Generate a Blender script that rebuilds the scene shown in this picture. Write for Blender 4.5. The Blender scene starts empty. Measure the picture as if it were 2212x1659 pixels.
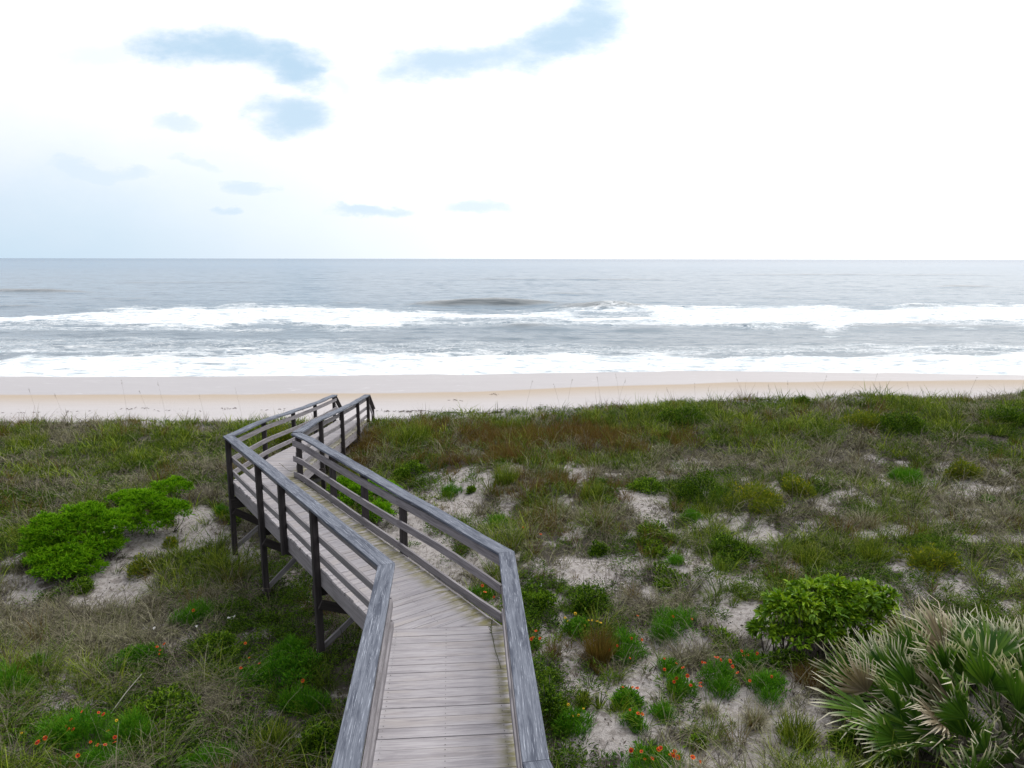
import bpy, math, random
import numpy as np
from mathutils import Matrix, Vector

S = bpy.context.scene
COL = S.collection
rad = math.radians

# ------------------------------------------------------------------ camera
# measured on the photograph at 2212 x 1659: focal length 1521.5, horizon on row 559
PW, PH, FL, HZ = 2212.0, 1659.0, 1521.5, 559.0
CAMZ = 9.0
PITCH = math.atan((PH / 2 - HZ) / FL)
ROLL = rad(0.09)
_F = np.array([0, math.cos(PITCH), -math.sin(PITCH)])
_R0 = np.array([1.0, 0, 0])
_U0 = np.cross(_R0, _F)
_R = _R0 * math.cos(ROLL) + _U0 * math.sin(ROLL)
_U = _U0 * math.cos(ROLL) - _R0 * math.sin(ROLL)
CAM = np.array([0.0, 0.0, CAMZ])
cd = bpy.data.cameras.new("camera")
cam = bpy.data.objects.new("camera", cd)
COL.objects.link(cam)
M3 = Matrix(((_R[0], _U[0], -_F[0]), (_R[1], _U[1], -_F[1]), (_R[2], _U[2], -_F[2])))
cam.matrix_world = Matrix.Translation((0, 0, CAMZ)) @ M3.to_4x4()
cd.sensor_width = 36.0
cd.lens = 36.0 * FL / PW
cd.clip_start = 0.1
cd.clip_end = 60000
S.camera = cam
S.render.resolution_x, S.render.resolution_y = 1024, 768

# ------------------------------------------------------------------ light
SUN_EL, SUN_AZ = rad(52), rad(38)          # azimuth measured from straight ahead (+Y) towards +X
S.view_settings.view_transform = 'Standard'
S.view_settings.look = 'None'
S.view_settings.exposure = 0.38
S.view_settings.gamma = 1.0
S.cycles.use_denoising = True
S.cycles.max_bounces = 6
S.cycles.diffuse_bounces = 3
S.cycles.glossy_bounces = 2
S.cycles.transmission_bounces = 3
S.cycles.transparent_max_bounces = 4
S.cycles.caustics_reflective = False
S.cycles.caustics_refractive = False

sd = bpy.data.lights.new("sun", 'SUN')
sd.energy = 1.35
sd.angle = rad(22)
sd.color = (1.0, 0.96, 0.9)
sun = bpy.data.objects.new("sun", sd)
COL.objects.link(sun)
sdir = Vector((math.cos(SUN_EL) * math.sin(SUN_AZ), math.cos(SUN_EL) * math.cos(SUN_AZ), math.sin(SUN_EL)))
sun.rotation_euler = sdir.to_track_quat('Z', 'Y').to_euler()


class NT:
    """small helper to write node trees"""
    def __init__(self, tree):
        self.t = tree
        self.n = tree.nodes
        self.n.clear()

    def add(self, kind, **kw):
        nd = self.n.new(kind)
        for k, v in kw.items():
            setattr(nd, k, v)
        return nd

    def put(self, sock, v):
        if v is None:
            return
        if hasattr(v, 'is_output'):
            self.t.links.new(v, sock)
        else:
            if isinstance(v, (tuple, list)) and sock.type == 'RGBA' and len(v) == 3:
                v = (*v, 1.0)
            sock.default_value = v

    def math(self, op, a, b=None, c=None, clamp=False):
        nd = self.add('ShaderNodeMath', operation=op, use_clamp=clamp)
        for i, v in enumerate((a, b, c)):
            self.put(nd.inputs[i], v)
        return nd.outputs[0]

    def vmath(self, op, a, b=None):
        nd = self.add('ShaderNodeVectorMath', operation=op)
        self.put(nd.inputs[0], a)
        self.put(nd.inputs[1], b)
        return nd.outputs[0]

    def mix(self, f, a, b, mode='MIX'):
        nd = self.add('ShaderNodeMix', data_type='RGBA', blend_type=mode)
        self.put(nd.inputs[0], f)
        self.put(nd.inputs[6], a)
        self.put(nd.inputs[7], b)
        return nd.outputs[2]

    def ramp(self, f, stops, interp='LINEAR'):
        nd = self.add('ShaderNodeValToRGB')
        nd.color_ramp.interpolation = interp
        e = nd.color_ramp.elements
        while len(e) < len(stops):
            e.new(0.5)
        for i, (p, c) in enumerate(stops):
            e[i].position = p
            e[i].color = (*c, 1.0) if isinstance(c, (tuple, list)) else (c, c, c, 1.0)
        self.put(nd.inputs[0], f)
        return nd.outputs[0]

    def rng(self, f, a, b, c=0.0, d=1.0, smooth=False):
        nd = self.add('ShaderNodeMapRange')
        if smooth:
            nd.interpolation_type = 'SMOOTHSTEP'
        for i, v in enumerate((f, a, b, c, d)):
            self.put(nd.inputs[i], v)
        return nd.outputs[0]

    def noise(self, vec, scale, detail=3.0, rough=0.5, dist=0.0, color=False):
        nd = self.add('ShaderNodeTexNoise')
        self.put(nd.inputs['Vector'], vec)
        self.put(nd.inputs['Scale'], scale)
        self.put(nd.inputs['Detail'], detail)
        self.put(nd.inputs['Roughness'], rough)
        self.put(nd.inputs['Distortion'], dist)
        return nd.outputs[1 if color else 0]

    def attr(self, name, out='Fac'):
        nd = self.add('ShaderNodeAttribute', attribute_name=name)
        return nd.outputs[out]

    def comb(self, x, y, z):
        nd = self.add('ShaderNodeCombineXYZ')
        for i, v in enumerate((x, y, z)):
            self.put(nd.inputs[i], v)
        return nd.outputs[0]

    def sep(self, v):
        nd = self.add('ShaderNodeSeparateXYZ')
        self.put(nd.inputs[0], v)
        return nd.outputs

    def scaled(self, v, s):
        nd = self.add('ShaderNodeVectorMath', operation='MULTIPLY')
        self.put(nd.inputs[0], v)
        self.put(nd.inputs[1], s)
        return nd.outputs[0]

    def bump(self, h, strength=0.5, dist=0.02, normal=None):
        nd = self.add('ShaderNodeBump')
        nd.inputs['Strength'].default_value = strength
        nd.inputs['Distance'].default_value = dist
        self.put(nd.inputs['Height'], h)
        self.put(nd.inputs['Normal'], normal)
        return nd.outputs[0]

    def principled(self, **kw):
        nd = self.add('ShaderNodeBsdfPrincipled')
        for k, v in kw.items():
            self.put(nd.inputs[k.replace('_', ' ')], v)
        return nd.outputs[0]

    def out(self, sh):
        o = self.add('ShaderNodeOutputMaterial')
        self.t.links.new(sh, o.inputs[0])


def material(name):
    m = bpy.data.materials.new(name)
    m.use_nodes = True
    return m, NT(m.node_tree)


# ------------------------------------------------------------------ sky: clear Nishita sky seen through gaps in a bright cloud layer
W = bpy.data.worlds.new("World")
S.world = W
W.use_nodes = True
q = NT(W.node_tree)
tc = q.add('ShaderNodeTexCoord')
dx, dy, dz = q.sep(tc.outputs['Generated'])
sky = q.add('ShaderNodeTexSky', sky_type='NISHITA')
sky.sun_disc = False
sky.sun_elevation = SUN_EL
sky.sun_rotation = SUN_AZ
sky.air_density = 1.0
sky.dust_density = 0.6
sky.ozone_density = 1.5
# direction on the plane one unit ahead; it only places the cloud gaps over the sea
dyc = q.math('MAXIMUM', dy, 0.05)
su = q.math('DIVIDE', dx, dyc)
sv = q.math('DIVIDE', dz, dyc)
nz = q.noise(q.comb(q.math('MULTIPLY', su, 1.0), q.math('MULTIPLY', sv, 1.8), 3.7), 5.0, 7.0, 0.62, color=True)
nx, ny, nn = q.sep(nz)
wu = q.math('MULTIPLY_ADD', q.math('SUBTRACT', nx, 0.5), 0.15, su)
wv = q.math('MULTIPLY_ADD', q.math('SUBTRACT', ny, 0.5), 0.07, sv)


def sky_uv(px, py):
    d = _F * FL + _R * (px - PW / 2) + _U * (PH / 2 - py)
    return d[0] / d[1], d[2] / d[1]


fz = q.noise(q.comb(su, q.math('MULTIPLY', sv, 2.4), 1.3), 13.0, 6.0, 0.65)
feath = q.math('MULTIPLY', q.math('SUBTRACT', fz, 0.5), 2.6)
gap = None
for (px, py, rx, ry, rot, st) in (
        (500, 100, 170, 36, 6, 1.0), (632, 140, 70, 38, 20, 1.0), (400, 82, 80, 30, 12, .6), (1010, 122, 160, 30, -9, .85), (1215, 62, 130, 52, -20, .95), (1290, 15, 90, 40, -20, .7),
        (615, 245, 92, 34, 4, .9), (380, 272, 48, 14, 4, .55), (545, 405, 74, 15, 6, .62), (800, 458, 75, 11, 2, .7), (735, 455, 50, 8, 0, .4),
        (1020, 459, 75, 11, 0, .58), (190, 362, 130, 18, 3, .55), (1515, 381, 45, 7, 2, .25), (1490, 404, 60, 7, 2, .22), (490, 455, 40, 11, 0, .7),
        (230, 100, 110, 22, 0, .3), (800, 138, 110, 18, 5, .32), (735, 175, 34, 16, 30, .4), (420, 350, 64, 12, 12, .45), (120, 410, 170, 16, 0, .4), (1110, 10, 60, 24, 10, .4)):
    u0, v0 = sky_uv(px, py)
    a, b = rx / FL, ry / FL
    c_, s_ = math.cos(rad(-rot)), math.sin(rad(-rot))
    du = q.math('SUBTRACT', wu, u0)
    dv = q.math('SUBTRACT', wv, v0)
    e1 = q.math('ADD', q.math('MULTIPLY', du, c_ / a), q.math('MULTIPLY', dv, s_ / a))
    e2 = q.math('ADD', q.math('MULTIPLY', du, -s_ / b), q.math('MULTIPLY', dv, c_ / b))
    r2 = q.math('ADD', q.math('POWER', q.math('ABSOLUTE', e1), 2.0), q.math('POWER', q.math('ABSOLUTE', e2), 2.0))
    # feathered upper edge, firmer lower edge
    r2 = q.math('ADD', q.math('ADD', r2, feath), q.math('MULTIPLY', e2, 0.35))
    g = q.math('MULTIPLY', q.rng(r2, -0.1, 2.3, 1.0, 0.0, True), st)
    gap = g if gap is None else q.math('MAXIMUM', gap, g)
front = q.rng(dy, 0.15, 0.4, 0, 1, True)
gap = q.math('MULTIPLY', gap, front)
# thin clear band low over the sea, strongest on the left
hb = q.math('MULTIPLY', q.rng(q.math('MULTIPLY_ADD', q.math('SUBTRACT', nn, 0.5), 0.10, sv), -0.03, 0.25, 1.0, 0.0, True), q.rng(su, -0.95, 0.34, 1.0, 0.0, True))
hb = q.math('MULTIPLY', hb, front)
gap = q.math('MAXIMUM', gap, hb)
# the cloud layer is thinner and brighter towards the hidden sun, dimmer behind the viewer
sdot = q.vmath('DOT_PRODUCT', tc.outputs['Generated'], tuple(sdir))
sdot = q.n[-1].outputs['Value']
br = q.rng(sdot, -0.6, 1.0, 0.0, 1.0)
cl = q.ramp(br, [(0.0, (2.6, 2.8, 3.2)), (0.3, (4.6, 4.8, 5.2)), (0.5, (7.4, 7.6, 8.0)), (0.8, (10.0, 10.0, 10.1)), (1.0, (16, 15.7, 15.2))])
cl = q.mix(q.rng(dy, .25, .65, 0, 1, True), cl, (7.7, 7.7, 7.7), 'LIGHTEN')
skyc = q.scaled(sky.outputs[0], (.9, .95, .97))
# pale veil in front of the clear sky
skyc = q.mix(0.93, skyc, (4.35, 5.85, 7.2))
colr = q.mix(gap, cl, skyc)
bg = q.add('ShaderNodeBackground')
q.put(bg.inputs['Color'], colr)
bg.inputs['Strength'].default_value = 0.1
wo = q.add('ShaderNodeOutputWorld')
W.node_tree.links.new(bg.outputs[0], wo.inputs[0])


# ------------------------------------------------------------------ measuring helpers
def ray(px, py):
    d = _F * FL + _R * (px - PW / 2) + _U * (PH / 2 - py)
    return d / np.linalg.norm(d)


def at(px, py, z):
    """the point of height z seen at photo position px, py"""
    d = ray(px, py)
    return CAM + d * ((z - CAMZ) / d[2])


def project(x, y, z):
    x, y, z = np.asarray(x, float), np.asarray(y, float), np.asarray(z, float) - CAMZ
    zc = np.maximum(x * _F[0] + y * _F[1] + z * _F[2], 0.05)
    xc = x * _R[0] + y * _R[1] + z * _R[2]
    yc = x * _U[0] + y * _U[1] + z * _U[2]
    return PW / 2 + FL * xc / zc, PH / 2 - FL * yc / zc, zc


def sstep(a, b, x):
    t = np.clip((np.asarray(x, float) - a) / (b - a), 0, 1)
    return t * t * (3 - 2 * t)


def _hash(ix, iy, seed):
    n = (ix.astype(np.int64) * 374761393 + iy.astype(np.int64) * 668265263 + seed * 1442695041) & 0xFFFFFFFF
    n = ((n ^ (n >> 13)) * 1274126177) & 0xFFFFFFFF
    return ((n ^ (n >> 16)) & 0xFFFF) / 65535.0


def vnoise(x, y, seed=0):
    x, y = np.asarray(x, float), np.asarray(y, float)
    ix, iy = np.floor(x), np.floor(y)
    fx, fy = x - ix, y - iy
    fx, fy = fx * fx * (3 - 2 * fx), fy * fy * (3 - 2 * fy)
    a, b = _hash(ix, iy, seed), _hash(ix + 1, iy, seed)
    c, d = _hash(ix, iy + 1, seed), _hash(ix + 1, iy + 1, seed)
    return (a * (1 - fx) + b * fx) * (1 - fy) + (c * (1 - fx) + d * fx) * fy


def fbm(x, y, seed=0, oct=4):
    s, a, t = 0, 1.0, 0
    for k in range(oct):
        s = s + a * vnoise(x * 2 ** k, y * 2 ** k, seed + k * 17)
        t += a
        a *= 0.5
    return s / t


# ------------------------------------------------------------------ object helpers
def tag(o, label=None, cat=None, group=None, kind=None):
    for k, v in (('label', label), ('category', cat), ('group', group), ('kind', kind)):
        if v:
            o[k] = v
    return o


def mesh_np(name, V, F, mats, attrs=None, smooth=False, midx=None, parent=None):
    """one object from numpy arrays: V (n,3), F (m,4) or (m,3)"""
    me = bpy.data.meshes.new(name)
    F = np.asarray(F)
    k = F.shape[1]
    me.vertices.add(len(V))
    me.vertices.foreach_set('co', np.asarray(V, np.float32).ravel())
    me.loops.add(F.size)
    me.loops.foreach_set('vertex_index', F.astype(np.int32).ravel())
    me.polygons.add(len(F))
    me.polygons.foreach_set('loop_start', np.arange(0, F.size, k, dtype=np.int32))
    if smooth:
        me.polygons.foreach_set('use_smooth', np.ones(len(F), dtype=bool))
    for m in (mats if isinstance(mats, (list, tuple)) else [mats]):
        me.materials.append(m)
    if midx is not None:
        me.polygons.foreach_set('material_index', np.asarray(midx, np.int32))
    me.update(calc_edges=True)
    for an, arr in (attrs or {}).items():
        me.attributes.new(an, 'FLOAT', 'POINT').data.foreach_set('value', np.asarray(arr, np.float32).ravel())
    o = bpy.data.objects.new(name, me)
    COL.objects.link(o)
    if parent is not None:
        o.parent = parent
    return o


def empty(name, loc=(0, 0, 0)):
    o = bpy.data.objects.new(name, None)
    o.empty_display_size = 0.2
    o.location = loc
    COL.objects.link(o)
    return o


def grid_faces(nx, ny):
    i = np.arange(nx - 1)[None, :] + np.arange(ny - 1)[:, None] * nx
    i = i.ravel()
    return np.stack([i, i + 1, i + 1 + nx, i + nx], 1)


# ------------------------------------------------------------------ terrain
CREST_X = [-40, -16.7, -9.9, -4.6, -1.6, 1.4, 4.45, 9.75, 16.7, 40]
CREST_Z = [3.3, 3.34, 3.36, 3.48, 3.64, 3.76, 4.12, 4.22, 4.40, 4.5]


def beach_z(y):
    y = np.asarray(y, float)
    return np.where(y < 54.5, (54.5 - y) * 0.069, np.maximum((54.5 - y) * 0.05, -3.0))


def ground_z(x, y):
    x, y = np.asarray(x, float), np.asarray(y, float)
    zc = np.interp(x, CREST_X, CREST_Z)
    zl = np.interp(y, [2, 7, 9, 11.3, 13.1, 16, 20], [3.45, 3.36, 3.2, 3.02, 3.24, 3.38, 3.42])
    zr = np.interp(y, [2, 7, 10, 14, 20], [3.55, 3.6, 3.66, 3.78, 3.95])
    s = sstep(-5.0, 0.5, x)
    zb = zl * (1 - s) + zr * s
    c = sstep(15.0, 21.5, y)
    z = zb * (1 - c) + zc * c
    hum = (fbm(x * 0.42 + 7, y * 0.5 + 3, 5, 3) - 0.5) * 0.5 + (fbm(x * 1.5, y * 1.5, 9, 3) - 0.5) * 0.16
    z = z + hum * (1 - 0.45 * sstep(15, 21, y))
    z = z + c * (fbm(x * .33 + 4, y * .3, 57, 3) - .5) * .42 * sstep(1.2, 2.6, np.abs(x + 5.2))
    yc = 23.6 + (fbm(x * 0.18, x * 0 + 2.2, 31, 2) - 0.5) * 2.4
    d = sstep(0.0, 5.0, y - yc)
    zb2 = beach_z(y) + (fbm(x * .5, y * .5, 77, 3) - .5) * .05 * sstep(46, 30, y)
    return z * (1 - d) + zb2 * d


def on_ground(px, py):
    """the ground point seen at photo position px, py"""
    z = 3.7
    for _ in range(12):
        p = at(px, py, z)
        z = 0.5 * z + 0.5 * float(ground_z(p[0], p[1]))
    return at(px, py, z)


# bare sand between the plants, read off the photograph and fixed to the ground
def blobs(px, py, lst):
    m = np.zeros_like(px)
    for x, y, rx, ry, s in lst:
        r = ((px - x) / rx) ** 2 + ((py - y) / ry) ** 2
        m = np.maximum(m, s * (1 - sstep(.35, 1.25, r)))
    return m


BARE = [(340, 1165, 130, 38, 1), (265, 1265, 80, 58, 1), (40, 1275, 60, 40, .9), (420, 1115, 50, 28, .9), (440, 1150, 70, 30, .8), (540, 1195, 50, 35, .6), (640, 1255, 40, 30, .5), (190, 1300, 60, 30, .7), (700, 1230, 60, 60, .5),
        (1000, 1040, 110, 32, .85), (960, 1085, 110, 40, .78), (880, 1130, 60, 70, .95), (920, 1190, 70, 60, .9), (1060, 1110, 60, 22, .7), (1000, 1260, 60, 70, .7), (840, 1180, 60, 50, .9),
        (1310, 1240, 110, 44, .9), (1260, 1215, 60, 30, .6), (1420, 1100, 60, 36, .8), (1370, 1075, 45, 25, .6), (1540, 1130, 70, 28, .85), (1640, 1165, 60, 22, .8), (1500, 1240, 110, 50, .68),
        (1580, 1290, 100, 60, .72), (1620, 1340, 70, 40, .95), (1390, 1290, 90, 40, .7), (1350, 1490, 200, 44, .82), (1200, 1420, 60, 60, .7), (1500, 1520, 190, 60, .84), (1640, 1560, 160, 70, .8), (1300, 1580, 190, 60, .72),
        (1720, 1500, 90, 50, .8), (1400, 1430, 60, 26, .75), (1660, 1420, 50, 25, .7), (1220, 1640, 80, 40, .7), (1560, 1640, 200, 44, .75), (1480, 1385, 90, 30, .6), (1790, 1540, 40, 60, .7), (1780, 1650, 80, 30, .5),
        (1815, 1068, 30, 10, .6), (1920, 1148, 70, 18, .8), (1850, 1160, 50, 12, .6), (2080, 1066, 45, 14, .8), (2160, 1060, 40, 12, .6), (2190, 1150, 40, 24, .6), (1990, 1135, 40, 14, .6), (2110, 1250, 120, 40, .6), (1960, 1280, 70, 30, .6), (2050, 1290, 60, 24, .7), (1770, 1080, 30, 10, .5)]


def bare_at(x, y, px, py):
    m = blobs(px, py, BARE)
    gaps = np.maximum(sstep(.58, .68, fbm(x * 2.6 + 9, y * 2.6, 211, 3)) * .8, sstep(.62, .72, fbm(x * 1.2 + 9, y * 1.2, 311, 4)) * .7) * sstep(19.5, 16.5, y) * (.55 + .45 * sstep(-3, 1, x))
    m = np.maximum(m + (fbm(x * 1.9, y * 1.9, 103, 4) - .5) * 1.7 * (m > .03), gaps)
    return np.clip(m, 0, 1)


WET_PX = [-400, 0, 450, 1000, 1300, 1600, 2000, 2212, 2700]
WET_ROW = [852, 853, 852, 847, 834, 826, 823, 821, 819]

xs = np.concatenate([-np.geomspace(900, 26.5, 26), np.arange(-26, 26.001, 0.13), np.geomspace(26.5, 900, 26)])
ys = np.concatenate([-np.geomspace(300, 1, 14), np.arange(0, 4, .5), np.arange(4, 28, .13), np.arange(28, 60, .3), np.geomspace(60, 400, 16)])
GX, GY = np.meshgrid(xs, ys)
GZ = ground_z(GX, GY)
gpx, gpy, _ = project(GX, GY, GZ)
wrow = np.interp(gpx, WET_PX, WET_ROW)
wet = sstep(-1.2, 1.2, wrow - gpy + (fbm(GX * .25, GY * .25, 3, 2) - .5) * 4)
wet = np.where(GY > 30, wet, 0.0)
damp = np.exp(-(np.maximum(gpy - wrow, 0) / 17.0) ** 2) * (GY > 29)
veg = 1 - sstep(22, 25, GY)
cover = 1 - bare_at(GX, GY, gpx, gpy)
cover = np.where(GY > 3.5, cover, .7)
m_sand, q = material('dune_sand')
geo = q.add('ShaderNodeNewGeometry')
P = geo.outputs['Position']
n1 = q.noise(P, 2.2, 6, 0.6)
n2 = q.noise(P, 60, 4, 0.65)
n3 = q.noise(P, 9, 5, 0.62)
dune = q.mix(q.rng(n2, .3, .7), (.29, .268, .262), (.44, .415, .412))
dune = q.mix(q.rng(n3, .47, .62, 0, .7, True), dune, (.17, .15, .14))
dune = q.mix(q.rng(n1, .55, .75, 0, .45, True), dune, (.24, .215, .20))
shaded_soil = q.mix(q.rng(n3, .35, .65), (.026, .022, .018), (.085, .073, .06))  # plant debris, its colour darkened further to imitate shade in the hollows
n4 = q.noise(P, 24, 5, .7)
cv = q.math('ADD', q.attr('cover'), q.math('MULTIPLY', q.math('SUBTRACT', q.math('ADD', n3, n4), 1.0), 1.25))
dune = q.mix(q.rng(cv, .30, .78, 0, .93, True), dune, shaded_soil)
bn = q.noise(q.scaled(P, (.35, 1.6, 1)), 1.2, 5, .6)
dry = q.mix(bn, (.385, .366, .378), (.445, .428, .442))
dampc = q.mix(bn, (.345, .285, .225), (.39, .325, .265))
wetc = q.mix(q.noise(q.scaled(P, (.15, .5, 1)), 1.5, 6, .6), (.285, .262, .274), (.36, .338, .352))
streak = q.noise(q.scaled(P, (.5, 1.1, 1)), .9, 8, .72, 1.2)
wetc = q.mix(q.rng(streak, .56, .70, 0, .6, True), wetc, (.50, .485, .51))
bc = q.mix(q.attr('damp'), dry, dampc)
bc = q.mix(q.attr('wet'), bc, wetc)
base = q.mix(q.attr('veg'), bc, dune)
rough = q.rng(q.attr('wet'), 0, 1, .95, .38)
hgt = q.math('ADD', q.math('MULTIPLY', n3, .7), q.math('MULTIPLY', n2, .3))
bmp = q.bump(q.math('MULTIPLY', hgt, q.rng(q.attr('veg'), 0, 1, q.rng(q.attr('wet'), 0, 1, .45, .05), 1)), .9, .09)
q.out(q.principled(Base_Color=base, Roughness=rough, Normal=bmp, Specular_IOR_Level=.3))
g = mesh_np('ground', np.stack([GX, GY, GZ], -1).reshape(-1, 3), grid_faces(len(xs), len(ys)), m_sand,
            dict(wet=wet, damp=damp, veg=veg, cover=cover), smooth=True)
tag(g, 'pale dune sand running down to the smooth wet beach', 'sand', kind='structure')

# ------------------------------------------------------------------ sea
yy = np.concatenate([np.arange(51.5, 70, .12), np.arange(70, 150, .22), np.geomspace(150.3, 900, 420), np.geomspace(915, 45000, 60)])
uu = np.linspace(-1.05, 1.05, 620)
UU, YY = np.meshgrid(uu, yy)
XX = UU * YY
px0, py0, _ = project(XX, YY, XX * 0)


def band(tops, bots, soft=3.0):
    """mask between two photo rows given as (column, row) lists"""
    tx, ty = zip(*tops)
    bx, by = zip(*bots)
    t = np.interp(px0, tx, ty)
    b = np.interp(px0, bx, by)
    wob = (fbm(XX * .22, YY * .35, 41, 4) - .5) * 2
    soft = np.minimum(soft, np.maximum((b - t) * .5, .5))
    m = sstep(-soft * .5, soft, py0 - t + wob * 9) * sstep(-soft * .5, soft, b - py0 + wob * 5)
    return m * (b > t + .5)


def ridge(c0, c1, row, depth_row, k=1.0, lean=0.0):
    """a swell seen between columns c0, c1: its steep face stands on depth_row and its crest reaches up to row"""
    a0 = PITCH + math.atan((depth_row - PH / 2) / FL)
    a1 = PITCH + math.atan((row - PH / 2) / FL)
    D = CAMZ / math.tan(a0)
    hgt = min(max(CAMZ - math.tan(a1) * (D + 2.5), .15), 2.2) * k
    u0, u1 = (c0 - PW / 2) / FL, (c1 - PW / 2) / FL
    e = sstep(u0 - .03, u0 + .10, UU) * (1 - sstep(u1 - .10, u1 + .03, UU))
    e = e * (.7 + .6 * fbm(XX * .09, XX * 0 + row, 18, 3))
    wf = 1.1 * hgt + D * .012
    yc = D + wf * 1.2 + lean * (UU - u0) * D + (fbm(XX * .06, XX * 0 + row, 8, 2) - .5) * 4 + (fbm(XX * .3, XX * 0 + row, 28, 2) - .5) * 1.2
    t = YY - yc
    prof = np.where(t < 0, np.exp(-(t / wf) ** 2), np.exp(-(t / (wf * 4)) ** 2))
    return hgt * e * prof


H = np.zeros_like(XX)
swell = np.zeros_like(XX)
fade = 1 - sstep(250, 1500, YY)
H += (fbm(XX * .05, YY * .16, 61, 4) - .5) * .42 * fade * sstep(58, 90, YY)
H += (fbm(XX * .16, YY * .55, 67, 4) - .5) * .40 * fade * sstep(54, 64, YY)
H += (fbm(XX * .6, YY * 1.7, 71, 3) - .5) * .12 * (1 - sstep(120, 320, YY)) * sstep(54, 60, YY)
for r in ((860, 1240, 645, 665, .97), (1170, 1440, 655, 672), (470, 600, 650, 661), (-100, 240, 627, 636), (-60, 130, 660, 670),
          (650, 860, 653, 660), (1130, 1330, 632, 639), (1960, 2200, 615, 621), (1850, 2080, 655, 664), (140, 480, 715, 724), (480, 760, 706, 714),
          (620, 830, 702, 711), (1030, 1260, 698, 712), (1480, 2300, 702, 712), (1260, 1560, 705, 714), (870, 1090, 751, 765), (1560, 2000, 736, 743),
          (1960, 2240, 747, 758), (1700, 1860, 751, 758), (-50, 60, 772, 782), (1300, 1500, 690, 699), (250, 700, 742, 748), (900, 1300, 728, 735), (1500, 1900, 722, 728),
          (620, 760, 629, 633), (200, 700, 611, 614), (900, 1500, 603, 606), (1500, 2200, 592, 595), (1000, 1200, 640, 645), (1560, 1800, 640, 645), (100, 420, 645, 650)):
    rr_ = ridge(*r)
    H += rr_
    swell = np.maximum(swell, np.clip(rr_ / .9, 0, 1))
# the run-up reaches further on the left
edge = np.interp(px0, [-500, 0, 600, 1000, 1300, 1500, 1800, 2212, 2800], [818, 817, 813, 808, 801, 798, 801, 806, 810])
edge_d = CAMZ / np.tan(PITCH + np.arctan((edge - PH / 2) / FL))
edge_d = edge_d + (fbm(XX * .13, YY * 0 + 1.5, 83, 3) - .5) * 1.6
near = 1 - sstep(60, 74, YY)
H += (54.5 - edge_d) * .069 * near + 0.035 * near
H += .10 * sstep(0, .8, YY - edge_d) * near
foam = np.zeros_like(XX)
B = [(0, 684), (120, 679), (260, 665), (400, 659), (560, 659), (720, 662), (900, 669), (1010, 675), (1200, 670), (1380, 666), (1430, 658), (1600, 657), (1790, 659), (1860, 662), (1960, 660), (2080, 656), (2212, 653), (2700, 653)]
Bb = [(-400, 693), (0, 703), (130, 700), (300, 711), (450, 715), (600, 701), (700, 715), (830, 715), (930, 696), (1100, 700), (1250, 706), (1330, 708), (1420, 709), (1560, 711), (1680, 715), (1740, 709), (1790, 724), (1850, 710), (1950, 707), (2040, 703), (2212, 703), (2700, 705)]
foam = np.maximum(foam, band(B, Bb, 15))
A = [(-400, 781), (0, 781), (60, 771), (240, 769), (500, 767), (760, 766), (880, 762), (1010, 766), (1250, 763), (1500, 765), (1650, 770), (1800, 768), (2000, 764), (2212, 760), (2700, 760)]
foam = np.maximum(foam, band(A, [(-900, 1200), (3500, 1200)], 15))
# foam worn thin: streaked stretches
thin = .56 * band([(900, 690), (1450, 690)], [(900, 706), (1450, 708)], 5)
thin = np.maximum(thin, .5 * band([(0, 700), (900, 712), (1000, 712)], [(0, 716), (400, 720), (900, 716), (1000, 712)], 5))
thin = np.maximum(thin, .42 * band([(-200, 722), (420, 726), (1000, 732), (1400, 742), (2400, 735)], [(-200, 775), (2400, 766)], 12))
thin = np.maximum(thin, .52 * band([(1350, 752), (1700, 748), (2300, 742)], [(1350, 772), (2300, 765)], 8))
thin = np.maximum(thin, .46 * band([(640, 752), (1200, 752)], [(640, 770), (1200, 768)], 6))
hole = np.zeros_like(foam)
for (a, b, t_, b_, s_) in ((1230, 1420, 676, 690, .5), (880, 990, 752, 764, .55), (1840, 1930, 664, 674, .45), (930, 1220, 688, 698, .35), (400, 620, 664, 670, .25), (1000, 1090, 758, 769, .4)):
    hole = np.maximum(hole, s_ * sstep(a - 20, a + 30, px0) * (1 - sstep(b - 30, b + 20, px0)) * sstep(t_ - 2, t_ + 2, py0) * (1 - sstep(b_ - 2, b_ + 2, py0)))
foam = np.clip(np.maximum(foam - hole, thin), 0, 1)
H += sstep(.25, .8, foam) * (.12 + .55 * fbm(XX * .5, YY * .8, 91, 4)) * .55 * sstep(0, 6, YY - edge_d)
m_sea, q = material('sea_water')
geo = q.add('ShaderNodeNewGeometry')
P = geo.outputs['Position']
f = q.attr('foam')
fx = q.noise(q.scaled(P, (.55, 1.25, 1)), 1.0, 9, .68, .9)
fy = q.noise(q.scaled(P, (.12, .5, 1)), 1.0, 6, .6, .6)
fn = q.math('MULTIPLY_ADD', fy, .4, q.math('MULTIPLY', fx, .6))
fth = q.math('ADD', f, q.math('MULTIPLY', q.math('SUBTRACT', fn, .5), 2.7))
fm = q.rng(fth, .36, 1.08, 0, 1, True)
ln = q.noise(q.scaled(P, (.42, .9, 1)), 1.0, 3, .5, 1.6)
lace = q.rng(q.math('ABSOLUTE', q.math('SUBTRACT', ln, .5)), .0, .055, 1, 0, True)
fm = q.math('MAXIMUM', fm, q.math('MULTIPLY', lace, q.rng(f, .22, .55, 0, .75, True)))
w1 = q.noise(q.scaled(P, (.5, 1.7, 1)), 1.3, 5, .65)
w2 = q.noise(q.scaled(P, (.06, .22, 1)), 1.0, 4, .6)
hh = q.math('ADD', q.math('MULTIPLY', w1, .25), q.math('MULTIPLY', w2, 1.2))
deep = q.mix(q.rng(w2, .3, .7), (.095, .155, .22), (.125, .185, .245))
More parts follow.
